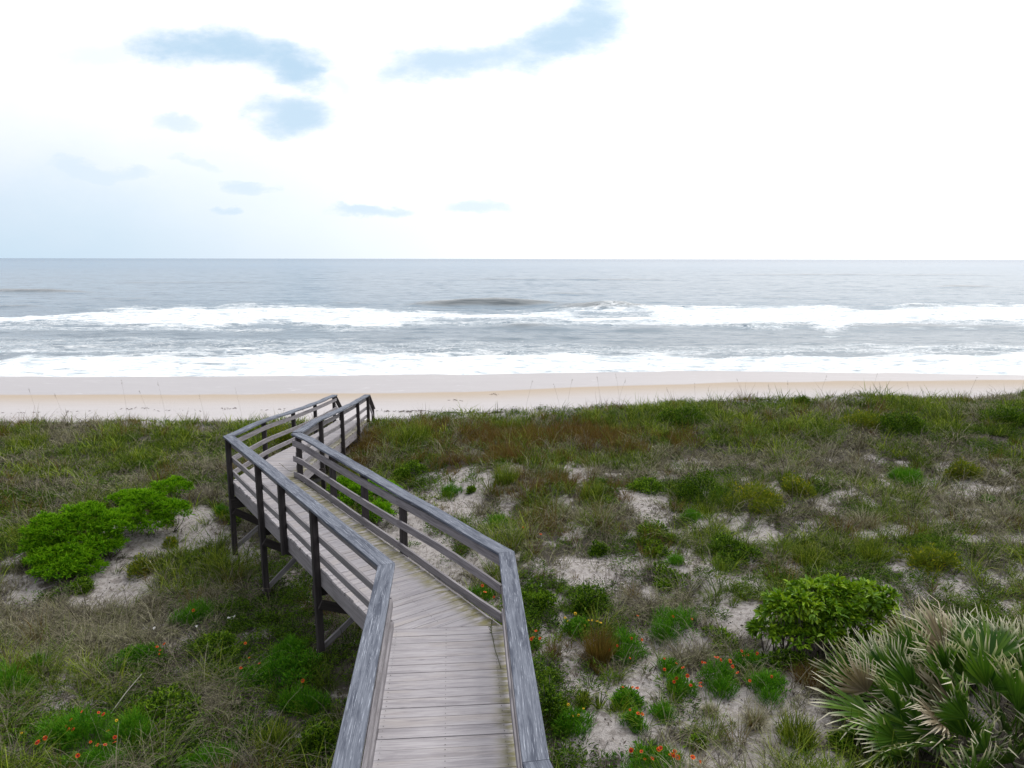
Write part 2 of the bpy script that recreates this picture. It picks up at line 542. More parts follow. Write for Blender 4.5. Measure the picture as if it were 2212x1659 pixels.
farw = q.rng(q.sep(P)[1], 140, 900, 0, 1, True)
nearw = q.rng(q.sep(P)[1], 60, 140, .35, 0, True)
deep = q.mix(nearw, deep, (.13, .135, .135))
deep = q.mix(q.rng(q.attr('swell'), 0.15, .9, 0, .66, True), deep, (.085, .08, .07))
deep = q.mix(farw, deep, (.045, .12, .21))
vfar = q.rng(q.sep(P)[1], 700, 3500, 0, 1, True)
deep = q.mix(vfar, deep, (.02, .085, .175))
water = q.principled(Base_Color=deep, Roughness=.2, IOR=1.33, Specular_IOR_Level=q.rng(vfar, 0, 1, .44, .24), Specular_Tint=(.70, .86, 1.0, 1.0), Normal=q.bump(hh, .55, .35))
fcol = q.mix(q.rng(fx, .36, .60), (.50, .57, .63), (.80, .82, .84))
foamsh = q.principled(Base_Color=fcol, Roughness=.9, Specular_IOR_Level=.1, Normal=q.bump(fx, .5, .25))
mx = q.add('ShaderNodeMixShader')
q.put(mx.inputs[0], fm)
q.put(mx.inputs[1], water)
q.put(mx.inputs[2], foamsh)
q.out(mx.outputs[0])
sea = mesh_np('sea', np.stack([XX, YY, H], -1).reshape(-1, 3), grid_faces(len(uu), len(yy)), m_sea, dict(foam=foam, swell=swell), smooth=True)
tag(sea, 'grey blue ocean with two lines of white breakers', 'sea', kind='structure')

# ------------------------------------------------------------------ weathered wood
def wood(name, light, dark, streak=0.5, blotch=None, blotch_amt=0.0, algae=False, fleck=None, rough=.85, knots=True):
    m, q = material(name)
    uv = q.add('ShaderNodeUVMap', uv_map='grain')
    u, v, _ = q.sep(uv.outputs[0])
    tone = q.attr('tone')
    vec = q.comb(q.math('MULTIPLY', u, 1.6), q.math('MULTIPLY', v, 38), q.math('MULTIPLY', tone, 37))
    vec2 = q.comb(q.math('MULTIPLY', u, 4.5), q.math('MULTIPLY', v, 150), q.math('MULTIPLY', tone, 91))
    g1 = q.noise(vec, 1.0, 4, .6, .6)
    g2 = q.noise(vec2, 1.0, 3, .6)
    gg = q.math('ADD', q.math('MULTIPLY', g1, .45), q.math('MULTIPLY', g2, .55))
    c = q.mix(q.rng(gg, .5 - .28 * (1.2 - streak), .5 + .22 * (1.2 - streak), 0, 1, True), dark, light)
    c = q.mix(q.rng(tone, 0, 1, .0, .34), c, q.mix(.5, dark, c))
    if algae:
        c = q.mix(q.rng(q.noise(q.comb(q.math('MULTIPLY', u, .9), q.math('MULTIPLY', v, 5), q.math('MULTIPLY', tone, 71)), 1.0, 3, .6), .45, .68, 0, .3, True), c, (.36, .315, .28))
    if blotch is not None:
        b1 = q.noise(q.comb(q.math('MULTIPLY', u, 1.7), q.math('MULTIPLY', v, 17), q.math('MULTIPLY', tone, 55)), 1.0, 5, .65, .5)
        c = q.mix(q.rng(b1, .46, .64, 0, blotch_amt, True), c, blotch)
    if fleck is not None:
        f1 = q.noise(q.comb(q.math('MULTIPLY', u, 4.5), q.math('MULTIPLY', v, 130), q.math('MULTIPLY', tone, 21)), 1.0, 3, .7)
        c = q.mix(q.rng(f1, .57, .68, 0, .75, True), c, fleck)
    if knots:
        vo = q.add('ShaderNodeTexVoronoi', feature='F1')
        q.put(vo.inputs['Vector'], q.comb(q.math('MULTIPLY', u, 1.6), q.math('MULTIPLY', v, 5.5), q.math('MULTIPLY', tone, 13)))
        vo.inputs['Scale'].default_value = 1.0
        k = q.rng(vo.outputs['Distance'], .03, .10, .55, 0, True)
        c = q.mix(k, c, tuple(x * .45 for x in dark))
    if algae:
        a = q.attr('edge')
        an = q.noise(q.comb(q.math('MULTIPLY', u, 3), q.math('MULTIPLY', v, 9), tone), 1.6, 5, .65)
        am = q.math('MULTIPLY', q.rng(a, .10, .33, 1.0, 0, True), q.rng(an, .33, .62, .15, 1.0, True))
        c = q.mix(q.math('MULTIPLY', am, .92), c, q.mix(an, (.07, .065, .025), (.215, .20, .085)))
    bm = q.bump(gg, .55, .006)
    q.out(q.principled(Base_Color=c, Roughness=rough, Normal=bm, Specular_IOR_Level=.25))
    return m


M_DECK = wood('weathered_deck_wood', (.42, .403, .43), (.27, .257, .28), .45, (.19, .178, .20), .45, algae=True)
M_CAP = wood('weathered_cap_wood', (.165, .182, .225), (.07, .08, .108), .55, (.04, .048, .072), .8, fleck=(.38, .41, .48))
M_RAIL = wood('weathered_rail_wood', (.30, .285, .305), (.145, .136, .15), .5, (.085, .08, .09), .45)
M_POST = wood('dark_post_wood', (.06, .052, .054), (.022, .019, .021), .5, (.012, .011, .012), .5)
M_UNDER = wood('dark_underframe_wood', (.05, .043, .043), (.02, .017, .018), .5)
M_RIM = wood('grey_rim_joist_wood', (.33, .31, .335), (.17, .158, .175), .4, (.11, .1, .11), .4)
m_nail, q = material('rusty_nail')
q.out(q.principled(Base_Color=(.05, .04, .035), Roughness=.6, Metallic=.6))


class MB:
    """collects boards; build() links them as one mesh object"""
    def __init__(self):
        self.v, self.f, self.uv, self.tone, self.edge = [], [], [], [], []

    def _push(self, pts, uvs, faces, tone, edge=None):
        o = len(self.v)
        self.v += [tuple(p) for p in pts]
        self.tone += [tone] * len(pts)
        self.edge += list(edge) if edge is not None else [1.0] * len(pts)
        for f in faces:
            self.f.append([o + i for i, _ in f])
            self.uv += [t for _, t in f]

    def beam(self, stations, cham=.005, tone=None):
        """stations: (centre, half width vector, half height vector) along the board"""
        tone = random.random() if tone is None else tone
        u0, v0 = random.uniform(0, 50), random.uniform(0, 50)
        pts, us = [], []
        L = 0
        prev = None
        for c, w, h in stations:
            c, w, h = Vector(c), Vector(w), Vector(h)
            if prev is not None:
                L += (c - prev).length
            prev = c
            lw, lh = w.length, h.length
            cw, ch = w * (1 - cham / lw), h * (1 - cham / lh)
            pts += [c - w - ch, c - cw - h, c + cw - h, c + w - ch, c + w + ch, c + cw + h, c - cw + h, c - w + ch]
            us.append(u0 + L)
        lw, lh = Vector(stations[0][1]).length * 2, Vector(stations[0][2]).length * 2
        per = [0, .005, lw, lw + .005, lw + lh, lw + lh + .005, 2 * lw + lh, 2 * lw + lh + .005, 2 * lw + 2 * lh]
        fs = []
        n = len(stations)
        for s in range(n - 1):
            for k in range(8):
                a, b = s * 8 + k, s * 8 + (k + 1) % 8
                va, vb = v0 + per[k], v0 + per[k + 1]
                fs.append([(a, (us[s], va)), (b, (us[s], vb)), (b + 8, (us[s + 1], vb)), (a + 8, (us[s + 1], va))])
        fs.append([(k, (us[0] + .02 * math.cos(k), v0 + .01 * k)) for k in range(7, -1, -1)])
        fs.append([((n - 1) * 8 + k, (us[-1], v0 + .01 * k)) for k in range(8)])
        self._push(pts, None, fs, tone)
        return self

    def bar(self, a, b, w, h, up=(0, 0, 1), cham=.005, n=1, warp=0.0, tone=None):
        a, b = Vector(a), Vector(b)
        d = (b - a).normalized()
        side = d.cross(Vector(up)).normalized()
        upv = side.cross(d).normalized()
        st = []
        ph = random.uniform(0, 6.28)
        for i in range(n + 1):
            t = i / n
            off = upv * (warp * math.sin(math.pi * t) * math.sin(ph + 2.2 * t)) + side * (warp * .6 * math.sin(math.pi * t) * math.cos(ph * 1.7))
            st.append((a.lerp(b, t) + off, side * (w / 2), upv * (h / 2)))
        return self.beam(st, cham, tone)

    def slab(self, poly, zf, th, udir, cham=.004, edgef=None, dz=0.0):
        """a deck plank: convex plan polygon, top at zf(x, y)"""
        tone = random.random()
        u0, v0 = random.uniform(0, 50), random.uniform(0, 50)
        P = [Vector((p[0], p[1])) for p in poly]
        ar = sum(P[i].x * P[(i + 1) % len(P)].y - P[(i + 1) % len(P)].x * P[i].y for i in range(len(P)))
        if ar < 0:
            P.reverse()
        c = sum(P, Vector((0, 0))) / len(P)
        ud = Vector(udir)
        vd = Vector((-ud.y, ud.x))
        n = len(P)
        ins = [p + (c - p).normalized() * cham for p in P]
        pts, uv, ed = [], [], []
        for ring, d in ((ins, 0), (P, -cham), (P, -th)):
            for p in ring:
                pts.append((p.x, p.y, zf(p.x, p.y) + d + dz))
                uv.append((u0 + p.dot(ud), v0 + p.dot(vd) + (-d)))
                ed.append(edgef(p.x, p.y) if edgef else 1.0)
        fs = [[(i, uv[i]) for i in range(n)], [(2 * n + i, uv[2 * n + i]) for i in range(n - 1, -1, -1)]]
        for r in range(2):
            for i in range(n):
                j = (i + 1) % n
                a, b, c2, d2 = r * n + i, r * n + j, (r + 1) * n + j, (r + 1) * n + i
                fs.append([(d2, uv[d2]), (c2, uv[c2]), (b, uv[b]), (a, uv[a])])
        self._push(pts, None, fs, tone, ed)

    def build(self, name, mat, parent=None, label=None):
        me = bpy.data.meshes.new(name)
        me.from_pydata(self.v, [], self.f)
        me.materials.append(mat)
        ul = me.uv_layers.new(name='grain')
        ul.data.foreach_set('uv', np.asarray(self.uv, np.float32).ravel())
        me.attributes.new('tone', 'FLOAT', 'POINT').data.foreach_set('value', np.asarray(self.tone, np.float32))
        me.attributes.new('edge', 'FLOAT', 'POINT').data.foreach_set('value', np.asarray(self.edge, np.float32))
        me.update()
        o = bpy.data.objects.new(name, me)
        COL.objects.link(o)
        if parent is not None:
            o.parent = parent
        if label:
            o['label'] = label
        return o


# ------------------------------------------------------------------ boardwalk
random.seed(11)
ZC, RAILH, CAPW, CAPT = CAMZ - 3.35, .905, .187, .038
PROF_Y = [-10, 13.1, 15.5, 18.1, 20.8, 23.6, 30]
PROF_H = [3.35, 3.35, 3.58, 3.93, 4.26, 4.56, 5.3]


def cap_z(y):
    return CAMZ - float(np.interp(y, PROF_Y, PROF_H))


def cap_z3(y):
    return cap_z(y)


def deck_z(x, y):
    return cap_z(y) - RAILH


V2 = lambda p: Vector((float(p[0]), float(p[1])))
oL = [V2(at(715, 1659, ZC)), V2(at(816, 1221, ZC)), V2(at(481, 941, ZC)), None]
oR = [V2(at(1196, 1659, ZC)), V2(at(1111, 1190, ZC)), V2(at(649, 930, ZC)), None]


def at_prof(px, y):
    """plan point of the sloping cap at distance y seen in photo column px"""
    z = cap_z(y)
    zc = y * _F[1] + (z - CAMZ) * _F[2]
    return Vector(((px - PW / 2) / FL * zc, y))


oL[3] = at_prof(717, 23.45)
oR[3] = at_prof(799, 23.55)
d1 = ((oL[1] - oL[0]).normalized() + (oR[1] - oR[0]).normalized()).normalized()
oL.insert(0, oL[0] - (oL[1] - oL[0]).normalized() * 3.4)
# the near end turns towards the house just below the picture
turn = V2(at(1187, 1640, ZC))
oR[0] = turn
back = (Vector((.28, -1.0))).normalized()
oR.insert(0, turn + back * 3.0)
# oL: 0 back end, 1 near, 2 bend one, 3 bend two, 4 end ; oR: 0 back end, 1 near turn, 2 bend one, 3 bend two, 4 end


def offset(poly, d):
    """poly moved sideways by d (positive: to the right of travel), mitred"""
    out = []
    for i, p in enumerate(poly):
        ds = []
        if i > 0:
            ds.append((poly[i] - poly[i - 1]).normalized())
        if i < len(poly) - 1:
            ds.append((poly[i + 1] - poly[i]).normalized())
        ns = [Vector((e.y, -e.x)) for e in ds]
        if len(ns) == 1:
            out.append(p + ns[0] * d)
        else:
            b = (ns[0] + ns[1]).normalized()
            out.append(p + b * (d / max(b.dot(ns[0]), .3)))
    return out


iL, iR = offset(oL, CAPW), offset(oR, -CAPW)
BW = empty('boardwalk', (0, 8, 4.7))
BW_INV = Vector((0, 8, 4.7))
tag(BW, 'weathered grey wooden boardwalk with railings zigzagging over the dunes to the beach', 'boardwalk')
parts = []


def part(mb, name, mat, label=None, parent=None):
    o = mb.build(name, mat, parent or BW, label)
    off = BW_INV
    if parent is None:
        o.location = -off
    return o


def p3(p, z):
    return Vector((p.x, p.y, z))


# top caps: mitred boards, each run in one or two lengths
def cap_run(o0, i0, o1, i1, cuts=(), wig=.004):
    ts = [0.0] + list(cuts) + [1.0]
    for a, b in zip(ts[:-1], ts[1:]):
        n = max(2, int((o1 - o0).length * (b - a) / .6))
        st = []
        g0 = .0 if a == 0 else .0018
        L = (o1 - o0).length
        tilt = random.uniform(-.003, .003)
        for k in range(n + 1):
            t = a + (b - a) * k / n
            if k == 0:
                t += .002 / L
            if k == n:
                t -= .002 / L
            po, pi = o0.lerp(o1, t), i0.lerp(i1, t)
            inner = min(1, min(k, n - k))
            z = cap_z((po.y + pi.y) / 2) - CAPT / 2 + inner * wig * math.sin(3.1 * t * L + tilt * 900)
            c = (po + pi) / 2
            w = (pi - po) / 2
            st.append((p3(c, z), (w.x, w.y, tilt), (0, 0, CAPT / 2)))
        m = MB()
        m.beam(st, .004)
        part(m, 'handrail_cap', M_CAP)


cap_run(oL[0], iL[0], oL[2], iL[2])
cap_run(oL[2], iL[2], oL[3], iL[3], (.42, .71))
cap_run(oL[3], iL[3], oL[4], iL[4], (.27, .55), .008)
cap_run(oR[0], iR[0], oR[1], iR[1])
cap_run(oR[1], iR[1], oR[2], iR[2])
e3 = (oR[3] - oR[2]).normalized()
cap_run(oR[2], iR[2], oR[3] + e3 * .03, iR[3] - e3 * .03, (.52, .80), .009)
f3 = (oR[4] - oR[3]).normalized()
cap_run(oR[3] + f3 * .14, iR[3] + f3 * .15, oR[4], iR[4], (.5,), .008)

# posts stand just inside the outer edge of the cap
PS = .092
pL, pR = offset(oL, .02 + PS / 2), offset(oR, -.02 - PS / 2)
fL, fR = offset(oL, .02 + PS + .002 + .019), offset(oR, -.02 - PS - .002 - .019)      # guard rails on the inner face of the posts


def param_for_px(a, b, px):
    """how far along the plan line a-b the photo column px lies (at rail height)"""
    lo, hi = 0.0, 1.0
    f = lambda t: float(project(*(p3(a.lerp(b, t), cap_z(a.lerp(b, t).y) - .3)))[0]) - px
    s = f(0) > 0
    for _ in range(40):
        m = (lo + hi) / 2
        if (f(m) > 0) == s:
            lo = m
        else:
            hi = m
    return (lo + hi) / 2


POSTS = []
for side, poly, seg, cols, short in (('L', pL, 2, (678, 608, 558), (608,)), ('L', pL, 3, (571, 634, 681), ()), ('R', pR, 2, (871, 787, 718), ()), ('R', pR, 3, (694, 739, 773), ())):
    a, b = poly[seg], poly[seg + 1]
    for px in cols:
        t = param_for_px(a, b, px)
        p = a.lerp(b, t)
        POSTS.append((side, seg, p, (b - a).normalized(), px in short))
for side, poly in (('L', pL), ('R', pR)):
    for i in (2, 3, 4):
        dd = (poly[i] - poly[i - 1]).normalized()
        back_ = .06 if i == 4 else (.10 if side == 'L' and i == 2 else .07)
        POSTS.append((side, i - 1, poly[i] - dd * back_, dd, False))
    for dist in (1.6, 3.2):
        dd = (poly[2] - poly[1]).normalized()
        POSTS.append((side, 1, poly[2] - dd * dist, dd, False))
BENTS = {}
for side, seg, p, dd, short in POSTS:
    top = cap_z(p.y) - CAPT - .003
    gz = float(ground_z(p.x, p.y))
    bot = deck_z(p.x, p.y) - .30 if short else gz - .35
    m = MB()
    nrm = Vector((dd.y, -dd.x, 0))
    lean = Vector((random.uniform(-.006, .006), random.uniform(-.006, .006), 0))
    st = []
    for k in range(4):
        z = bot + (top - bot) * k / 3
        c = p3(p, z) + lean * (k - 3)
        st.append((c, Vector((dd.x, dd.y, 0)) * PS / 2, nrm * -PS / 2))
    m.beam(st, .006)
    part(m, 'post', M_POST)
    BENTS.setdefault(seg, []).append((side, p, dd, short))

# guard rails: three per side and section; (top below cap, height)
GR = ((.120, .098, .120), (.425, .098, .425), (.70, .098, .70))      # top below cap at the start, height, top below cap at the end


def guard_run(a, b, cuts, z_extra=0.0, specs=GR, warp=.012):
    for top0, hgt, top1 in specs:
        ts = [0.0] + list(cuts) + [1.0]
        for t0, t1 in zip(ts[:-1], ts[1:]):
            n = max(2, int((b - a).length * (t1 - t0) / .5))
            st = []
            L = (b - a).length
            d = (b - a).normalized()
            nr = Vector((d.y, -d.x, 0))
            ph = random.uniform(0, 6)
            am = random.uniform(.3, 1.0) * warp
            for k in range(n + 1):
                t = t0 + (t1 - t0) * k / n
                if k == 0 and t0 > 0:
                    t += .002 / L
                if k == n and t1 < 1:
                    t -= .002 / L
                e = math.sin(math.pi * k / n)
                p = a.lerp(b, t)
                z = cap_z(p.y) - (top0 + (top1 - top0) * t) - hgt / 2 + am * e * math.sin(ph + 2 * t) * .8
                c = p3(p, z) + nr * (am * e * math.cos(ph + t))
                st.append((c, nr * .0185, (0, 0, hgt / 2)))
            m = MB()
            m.beam(st, .004)
            part(m, 'guard_rail', M_RAIL)


def seg_t(poly, seg, px):
    return param_for_px(poly[seg], poly[seg + 1], px)


guard_run(fL[0], fL[2], ())
guard_run(fL[2] + (fL[3] - fL[2]).normalized() * .03, fL[3], (seg_t(pL, 2, 608),))
guard_run(fL[3] + (fL[4] - fL[3]).normalized() * .03, fL[4], (seg_t(pL, 3, 634),))
guard_run(fR[0], fR[1], ())
guard_run(fR[1] + (fR[2] - fR[1]).normalized() * .01, fR[2], ())
GRR = ((.062, .118, .150), (.415, .112, .470), (.770, .118, .795))
guard_run(fR[2] + (fR[3] - fR[2]).normalized() * .03, fR[3] + e3 * .04, (seg_t(pR, 2, 871),), specs=GRR, warp=.028)
guard_run(fR[3] + f3 * .17, fR[4], (seg_t(pR, 3, 739),))

# deck: plank polygons cut to the plan of each section
kL, kR = offset(oL, .045 + PS * .3), offset(oR, -.045 - PS * .3)
kL, kR = offset(oL, .112), offset(oR, -.05)
kR2, kR3 = offset(oR, -.172), offset(oR, -.112)


def clip(poly, a, n):
    """keep the side of the line through a where (p-a).n >= 0"""
    out = []
    for i in range(len(poly)):
        p, r = poly[i], poly[(i + 1) % len(poly)]
        dp, dr = (p - a).dot(n), (r - a).dot(n)
        if dp >= 0:
            out.append(p)
        if (dp >= 0) != (dr >= 0):
            out.append(p.lerp(r, dp / (dp - dr)))
    return out


NAILS = []


def deck_section(La, Lb, Ra, Rb, d, cuts, s0, s1, jag=.012, edge_line=None):
    n = Vector((d.y, -d.x))
    nl = Vector(((Lb - La).normalized().y, -(Lb - La).normalized().x))
    nr = Vector(((Rb - Ra).normalized().y, -(Rb - Ra).normalized().x))
    m = MB()
    s = s0
    while s < s1:
        w = .140 + random.uniform(-.002, .002)
        sk = random.uniform(-.0025, .0025)
        o = La + d * s
        jl, jr = random.uniform(-jag, jag), random.uniform(-jag, jag)
        quad = [o + n * -3 - d * sk, o + n * 4 + d * sk, o + n * 4 + d * (w + sk), o + n * -3 + d * (w - sk)]
        quad = clip(quad, La + nl * jl, nl)
        if len(quad) > 2:
            quad = clip(quad, Ra + nr * jr, -nr)
        for a, nn in cuts:
            if len(quad) > 2:
                quad = clip(quad, a, nn)
        if len(quad) > 2:
            ar = abs(sum(quad[i].x * quad[(i + 1) % len(quad)].y - quad[(i + 1) % len(quad)].x * quad[i].y for i in range(len(quad)))) / 2
            if ar > .004:
                q2 = []
                for p in quad:
                    if not q2 or (p - q2[-1]).length > .004:
                        q2.append(p)
                if len(q2) > 2:
                    cc = o + d * (w / 2)
                    for lat in (.05, .62, 1.16):
                        for fw in (-.04, .04):
                            pt = cc + d * fw + nr * random.uniform(-.012, .012)
                            # distance from the left edge line along the plank
                            den_ = n.dot(nl)
                            pt = pt + n * (lat / den_ - (pt - La).dot(nl) / den_)
                            if len(q2) > 3 and (pt - Ra).dot(-nr) > .03 and all((pt - a_).dot(n_) > .03 for a_, n_ in cuts):
                                NAILS.append(pt)
                    m.slab(q2, deck_z, .036, (n.x, n.y), edgef=lambda x, y: abs((Vector((x, y)) - Ra).dot(nr)), dz=random.uniform(-.003, .002))
        s += w + random.uniform(.003, .008)
    return part(m, 'deck', M_DECK)


ds1 = ((kL[2] - kL[1]).normalized() + (kR[2] - kR[1]).normalized()).normalized()
ds2 = ((kL[3] - kL[2]).normalized() + (kR[3] - kR[2]).normalized()).normalized()
ds3 = ((kL[4] - kL[3]).normalized() + (kR[4] - kR[3]).normalized()).normalized()
cutA = kR[2] - ds1 * .03
mit = (kL[3] - kR[3])
mn = Vector((mit.y, -mit.x)).normalized()
if mn.dot(ds3) < 0:
    mn = -mn
tn = (kL[1] - kR[1])
deck_section(kL[0], kL[2] + ds1, kR[1] - (kR[2] - kR[1]) * 2, kR[2], ds1, [(cutA, -ds1)], -.5, 14, edge_line=1)
deck_section(kL[2] - (kL[3] - kL[2]) * .3, kL[3], kR2[2], kR2[3], ds2, [(cutA + ds1 * .004, ds1), (kL[3] - mn * .003, -mn)], 0, 12)
deck_section(kL[3], kL[4], kR3[3], kR3[4], ds3, [(kL[3] + mn * .003, mn), (kL[4] + ds3 * .05, -ds3)], -2, 14)
nv, nf = [], []
for pt in NAILS:
    k0 = len(nv)
    r_ = random.uniform(.0035, .006)
    for k in range(6):
        x_, y_ = pt.x + r_ * math.cos(k * 1.047), pt.y + r_ * math.sin(k * 1.047)
        nv.append((x_ - BW_INV.x, y_ - BW_INV.y, deck_z(x_, y_) + .0035 - BW_INV.z))
    nf += [(k0, k0 + 1, k0 + 2, k0 + 3), (k0, k0 + 3, k0 + 4, k0 + 5)]
o = mesh_np('nail_heads', np.array(nv), np.array(nf), m_nail, parent=BW)
o['kind'] = 'stuff'
# rim joists under the plank ends, beams, cross braces
jL, jR = offset(oL, .02 + PS + .02), offset(oR, -.02 - PS - .02)
for poly, lab in ((jL, 0), (jR, 1)):
    for i in range(1, 4):
        a, b = poly[i], poly[i + 1]
        d = (b - a).normalized()
        n = max(1, int((b - a).length / 1.2))
        nr = Vector((d.y, -d.x, 0))
        st = []
        for k in range(n + 1):
            p = a.lerp(b, k / n)
            st.append((p3(p, deck_z(p.x, p.y) - .040 - .115), nr * .019, (0, 0, .115)))
        m = MB()
        m.beam(st, .003)
        part(m, 'rim_joist', M_RIM)
a, b = jL[0], jL[1]
for seg in (2, 3):
    Ls = sorted([(p, dd) for s, p, dd, sh in BENTS[seg] if s == 'L' and not sh], key=lambda t: t[0].y)
    for p, dd in Ls:
        # the matching point on the other side, straight across
        nr = Vector((dd.y, -dd.x))
        ra, rb = pR[seg], pR[seg + 1]
        dr = (rb - ra).normalized()
        den = nr.x * dr.y - nr.y * dr.x
        t = ((ra.x - p.x) * dr.y - (ra.y - p.y) * dr.x) / den
        r = p + nr * min(t, 2.0)
        zb = min(deck_z(p.x, p.y), deck_z(r.x, r.y)) - .040 - .23 - .1
        for sgn in ((-1, 1) if p.y > 12 else (1,)):
            m = MB()
            off = dd * (sgn * (PS / 2 + .021))
            m.bar(p3(p - nr * .04 + off, zb), p3(r + nr * .04 + off, zb), .038, .19)
            part(m, 'cross_beam', M_UNDER)
        gl, gr = float(ground_z(p.x, p.y)), float(ground_z(r.x, r.y))
        if zb - gl > .5:
            o1, o2 = dd * (PS / 2 + .062), dd * (-PS / 2 - .062)
            m = MB()
            m.bar(p3(p + o2, zb - .13), p3(r + o2, gr + .1), .036, .13)
            part(m, 'cross_brace', M_UNDER)
            m = MB()
            m.bar(p3(p + o1, gl + .08), p3(r + o1, zb - .13), .036, .09)
            part(m, 'cross_brace', M_RAIL)

# stairs down to the beach at the far end
sL, sR = pL[4], pR[4]
nr = (sR - sL).normalized()
zt = deck_z(0, 23.5)
m = MB()
for k in range(7):
    y0 = .02 + k * .27
    zz = zt - .17 * (k + 1)
    c0, c1 = sL + ds3 * (y0 + .14), sR + ds3 * (y0 + .14)
    m.bar(p3(c0, zz - .02), p3(c1, zz - .02), .26, .036)
part(m, 'stair_treads', M_DECK)
for s in (sL, sR):
    m = MB()
    m.bar(p3(s + ds3 * .02, zt - .16), p3(s + ds3 * 1.95, zt - 1.35), .04, .25)
    part(m, 'stair_stringer', M_RIM)
    zc = cap_z(s.y)
    e = s + ds3 * 1.05
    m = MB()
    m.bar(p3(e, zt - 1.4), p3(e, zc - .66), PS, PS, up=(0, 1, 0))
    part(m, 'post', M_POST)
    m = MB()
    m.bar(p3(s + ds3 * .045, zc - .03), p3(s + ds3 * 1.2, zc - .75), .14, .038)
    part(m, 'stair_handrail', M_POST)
    m = MB()
    m.bar(p3(s + ds3 * .06, zc - .33), p3(s + ds3 * 1.1, zc - 1.0), .036, .09)
    part(m, 'stair_handrail', M_RAIL)

# ------------------------------------------------------------------ plant materials
def leafmat(name, stops, tip=None, tip0=.6, transl=.3, rough=.65, spec=.12, base=None):
    """colour: 'v' picks the blade's own colour, 't' runs from root to tip"""
    m, q = material(name)
    c = q.ramp(q.attr('v'), stops)
    t = q.attr('t')
    if base is not None:
        c = q.mix(q.rng(t, 0.0, .45, .8, 0, True), c, base)
    if tip is not None:
        c = q.mix(q.rng(t, tip0, 1.0, 0, 1, True), c, tip)
    p = q.principled(Base_Color=c, Roughness=rough, Specular_IOR_Level=spec)
    tr = q.add('ShaderNodeBsdfTranslucent')
    q.put(tr.inputs[0], q.mix(1.0, c, (1.0, 1.0, .55), 'MULTIPLY'))
    mx = q.add('ShaderNodeMixShader')
    mx.inputs[0].default_value = transl
    q.put(mx.inputs[1], p)
    q.put(mx.inputs[2], tr.outputs[0])
    q.out(mx.outputs[0])
    return m


M_DRY = leafmat('dry_grass', [(0, (.022, .018, .014)), (.3, (.085, .074, .055)), (.55, (.185, .17, .122)), (.74, (.11, .125, .035)), (1, (.42, .39, .29))], (.46, .43, .32), .7, .15)
M_GREEN = leafmat('green_grass', [(0, (.02, .038, .005)), (.35, (.052, .092, .008)), (.68, (.11, .18, .011)), (1, (.34, .41, .045))], (.34, .38, .06), .7, .25)
M_BROWN = leafmat('brown_grass', [(0, (.045, .026, .010)), (.4, (.135, .075, .023)), (.7, (.105, .095, .017)), (1, (.25, .16, .055))], None, .7, .3)
M_LUSH = leafmat('weed_leaf', [(0, (.010, .030, .003)), (.45, (.026, .072, .005)), (.74, (.07, .155, .008)), (1, (.20, .34, .018))], (.22, .36, .02), .6, .2)
M_FEATH = leafmat('feathery_leaf', [(0, (.018, .085, .004)), (.5, (.045, .175, .006)), (1, (.11, .285, .012))], (.14, .32, .015), .5, .25)
M_LIME = leafmat('lime_leaf', [(0, (.022, .075, .003)), (.45, (.065, .22, .004)), (1, (.24, .49, .010))], (.26, .50, .015), .55, .2)
M_SHRUB = leafmat('broad_leaf', [(0, (.03, .08, .005)), (.45, (.10, .22, .007)), (1, (.34, .50, .022))], None, .6, .2, .45, .3)
M_YELLOW = leafmat('yellow_sprig', [(0, (.07, .12, .015)), (.6, (.17, .22, .02)), (.85, (.34, .34, .03)), (1, (.5, .42, .03))], None, .6, .35)
M_LITTER = leafmat('dead_leaf', [(0, (.05, .042, .038)), (.5, (.12, .10, .092)), (.85, (.20, .175, .155)), (1, (.33, .30, .26))], None, .6, .1, .9, .1)
M_TWIG = leafmat('bare_twig_bark', [(0, (.06, .05, .045)), (1, (.17, .15, .14))], (.24, .22, .21), .5, .0, .9, .1)
M_PALM = leafmat('palmetto_green', [(0, (.018, .065, .007)), (.5, (.058, .14, .011)), (1, (.15, .26, .03))], (.72, .67, .54), .62, .2, .45, .25)
M_PALMD = leafmat('palmetto_dead', [(0, (.13, .095, .06)), (.5, (.25, .20, .13)), (1, (.34, .28, .19))], (.58, .52, .41), .5, .2, .6, .3)
M_PETAL = leafmat('flower_petal', [(0, (.40, .018, .008)), (.5, (.62, .045, .012)), (1, (.66, .12, .015))], (.78, .40, .02), .62, .2, .6, .2)
M_PETALY = leafmat('yellow_petal', [(0, (.68, .42, .015)), (1, (.80, .58, .03))], (.8, .6, .05), .6, .2, .6, .2)
m_eye, q = material('flower_eye')
q.out(q.principled(Base_Color=(.075, .012, .01), Roughness=.8))
m_scrap, q = material('white_scrap')
q.out(q.principled(Base_Color=(.78, .79, .82), Roughness=.5))
m_wrack, q = material('dried_seaweed')
q.out(q.principled(Base_Color=(.14, .115, .10), Roughness=.9))
R = np.random.default_rng(5)


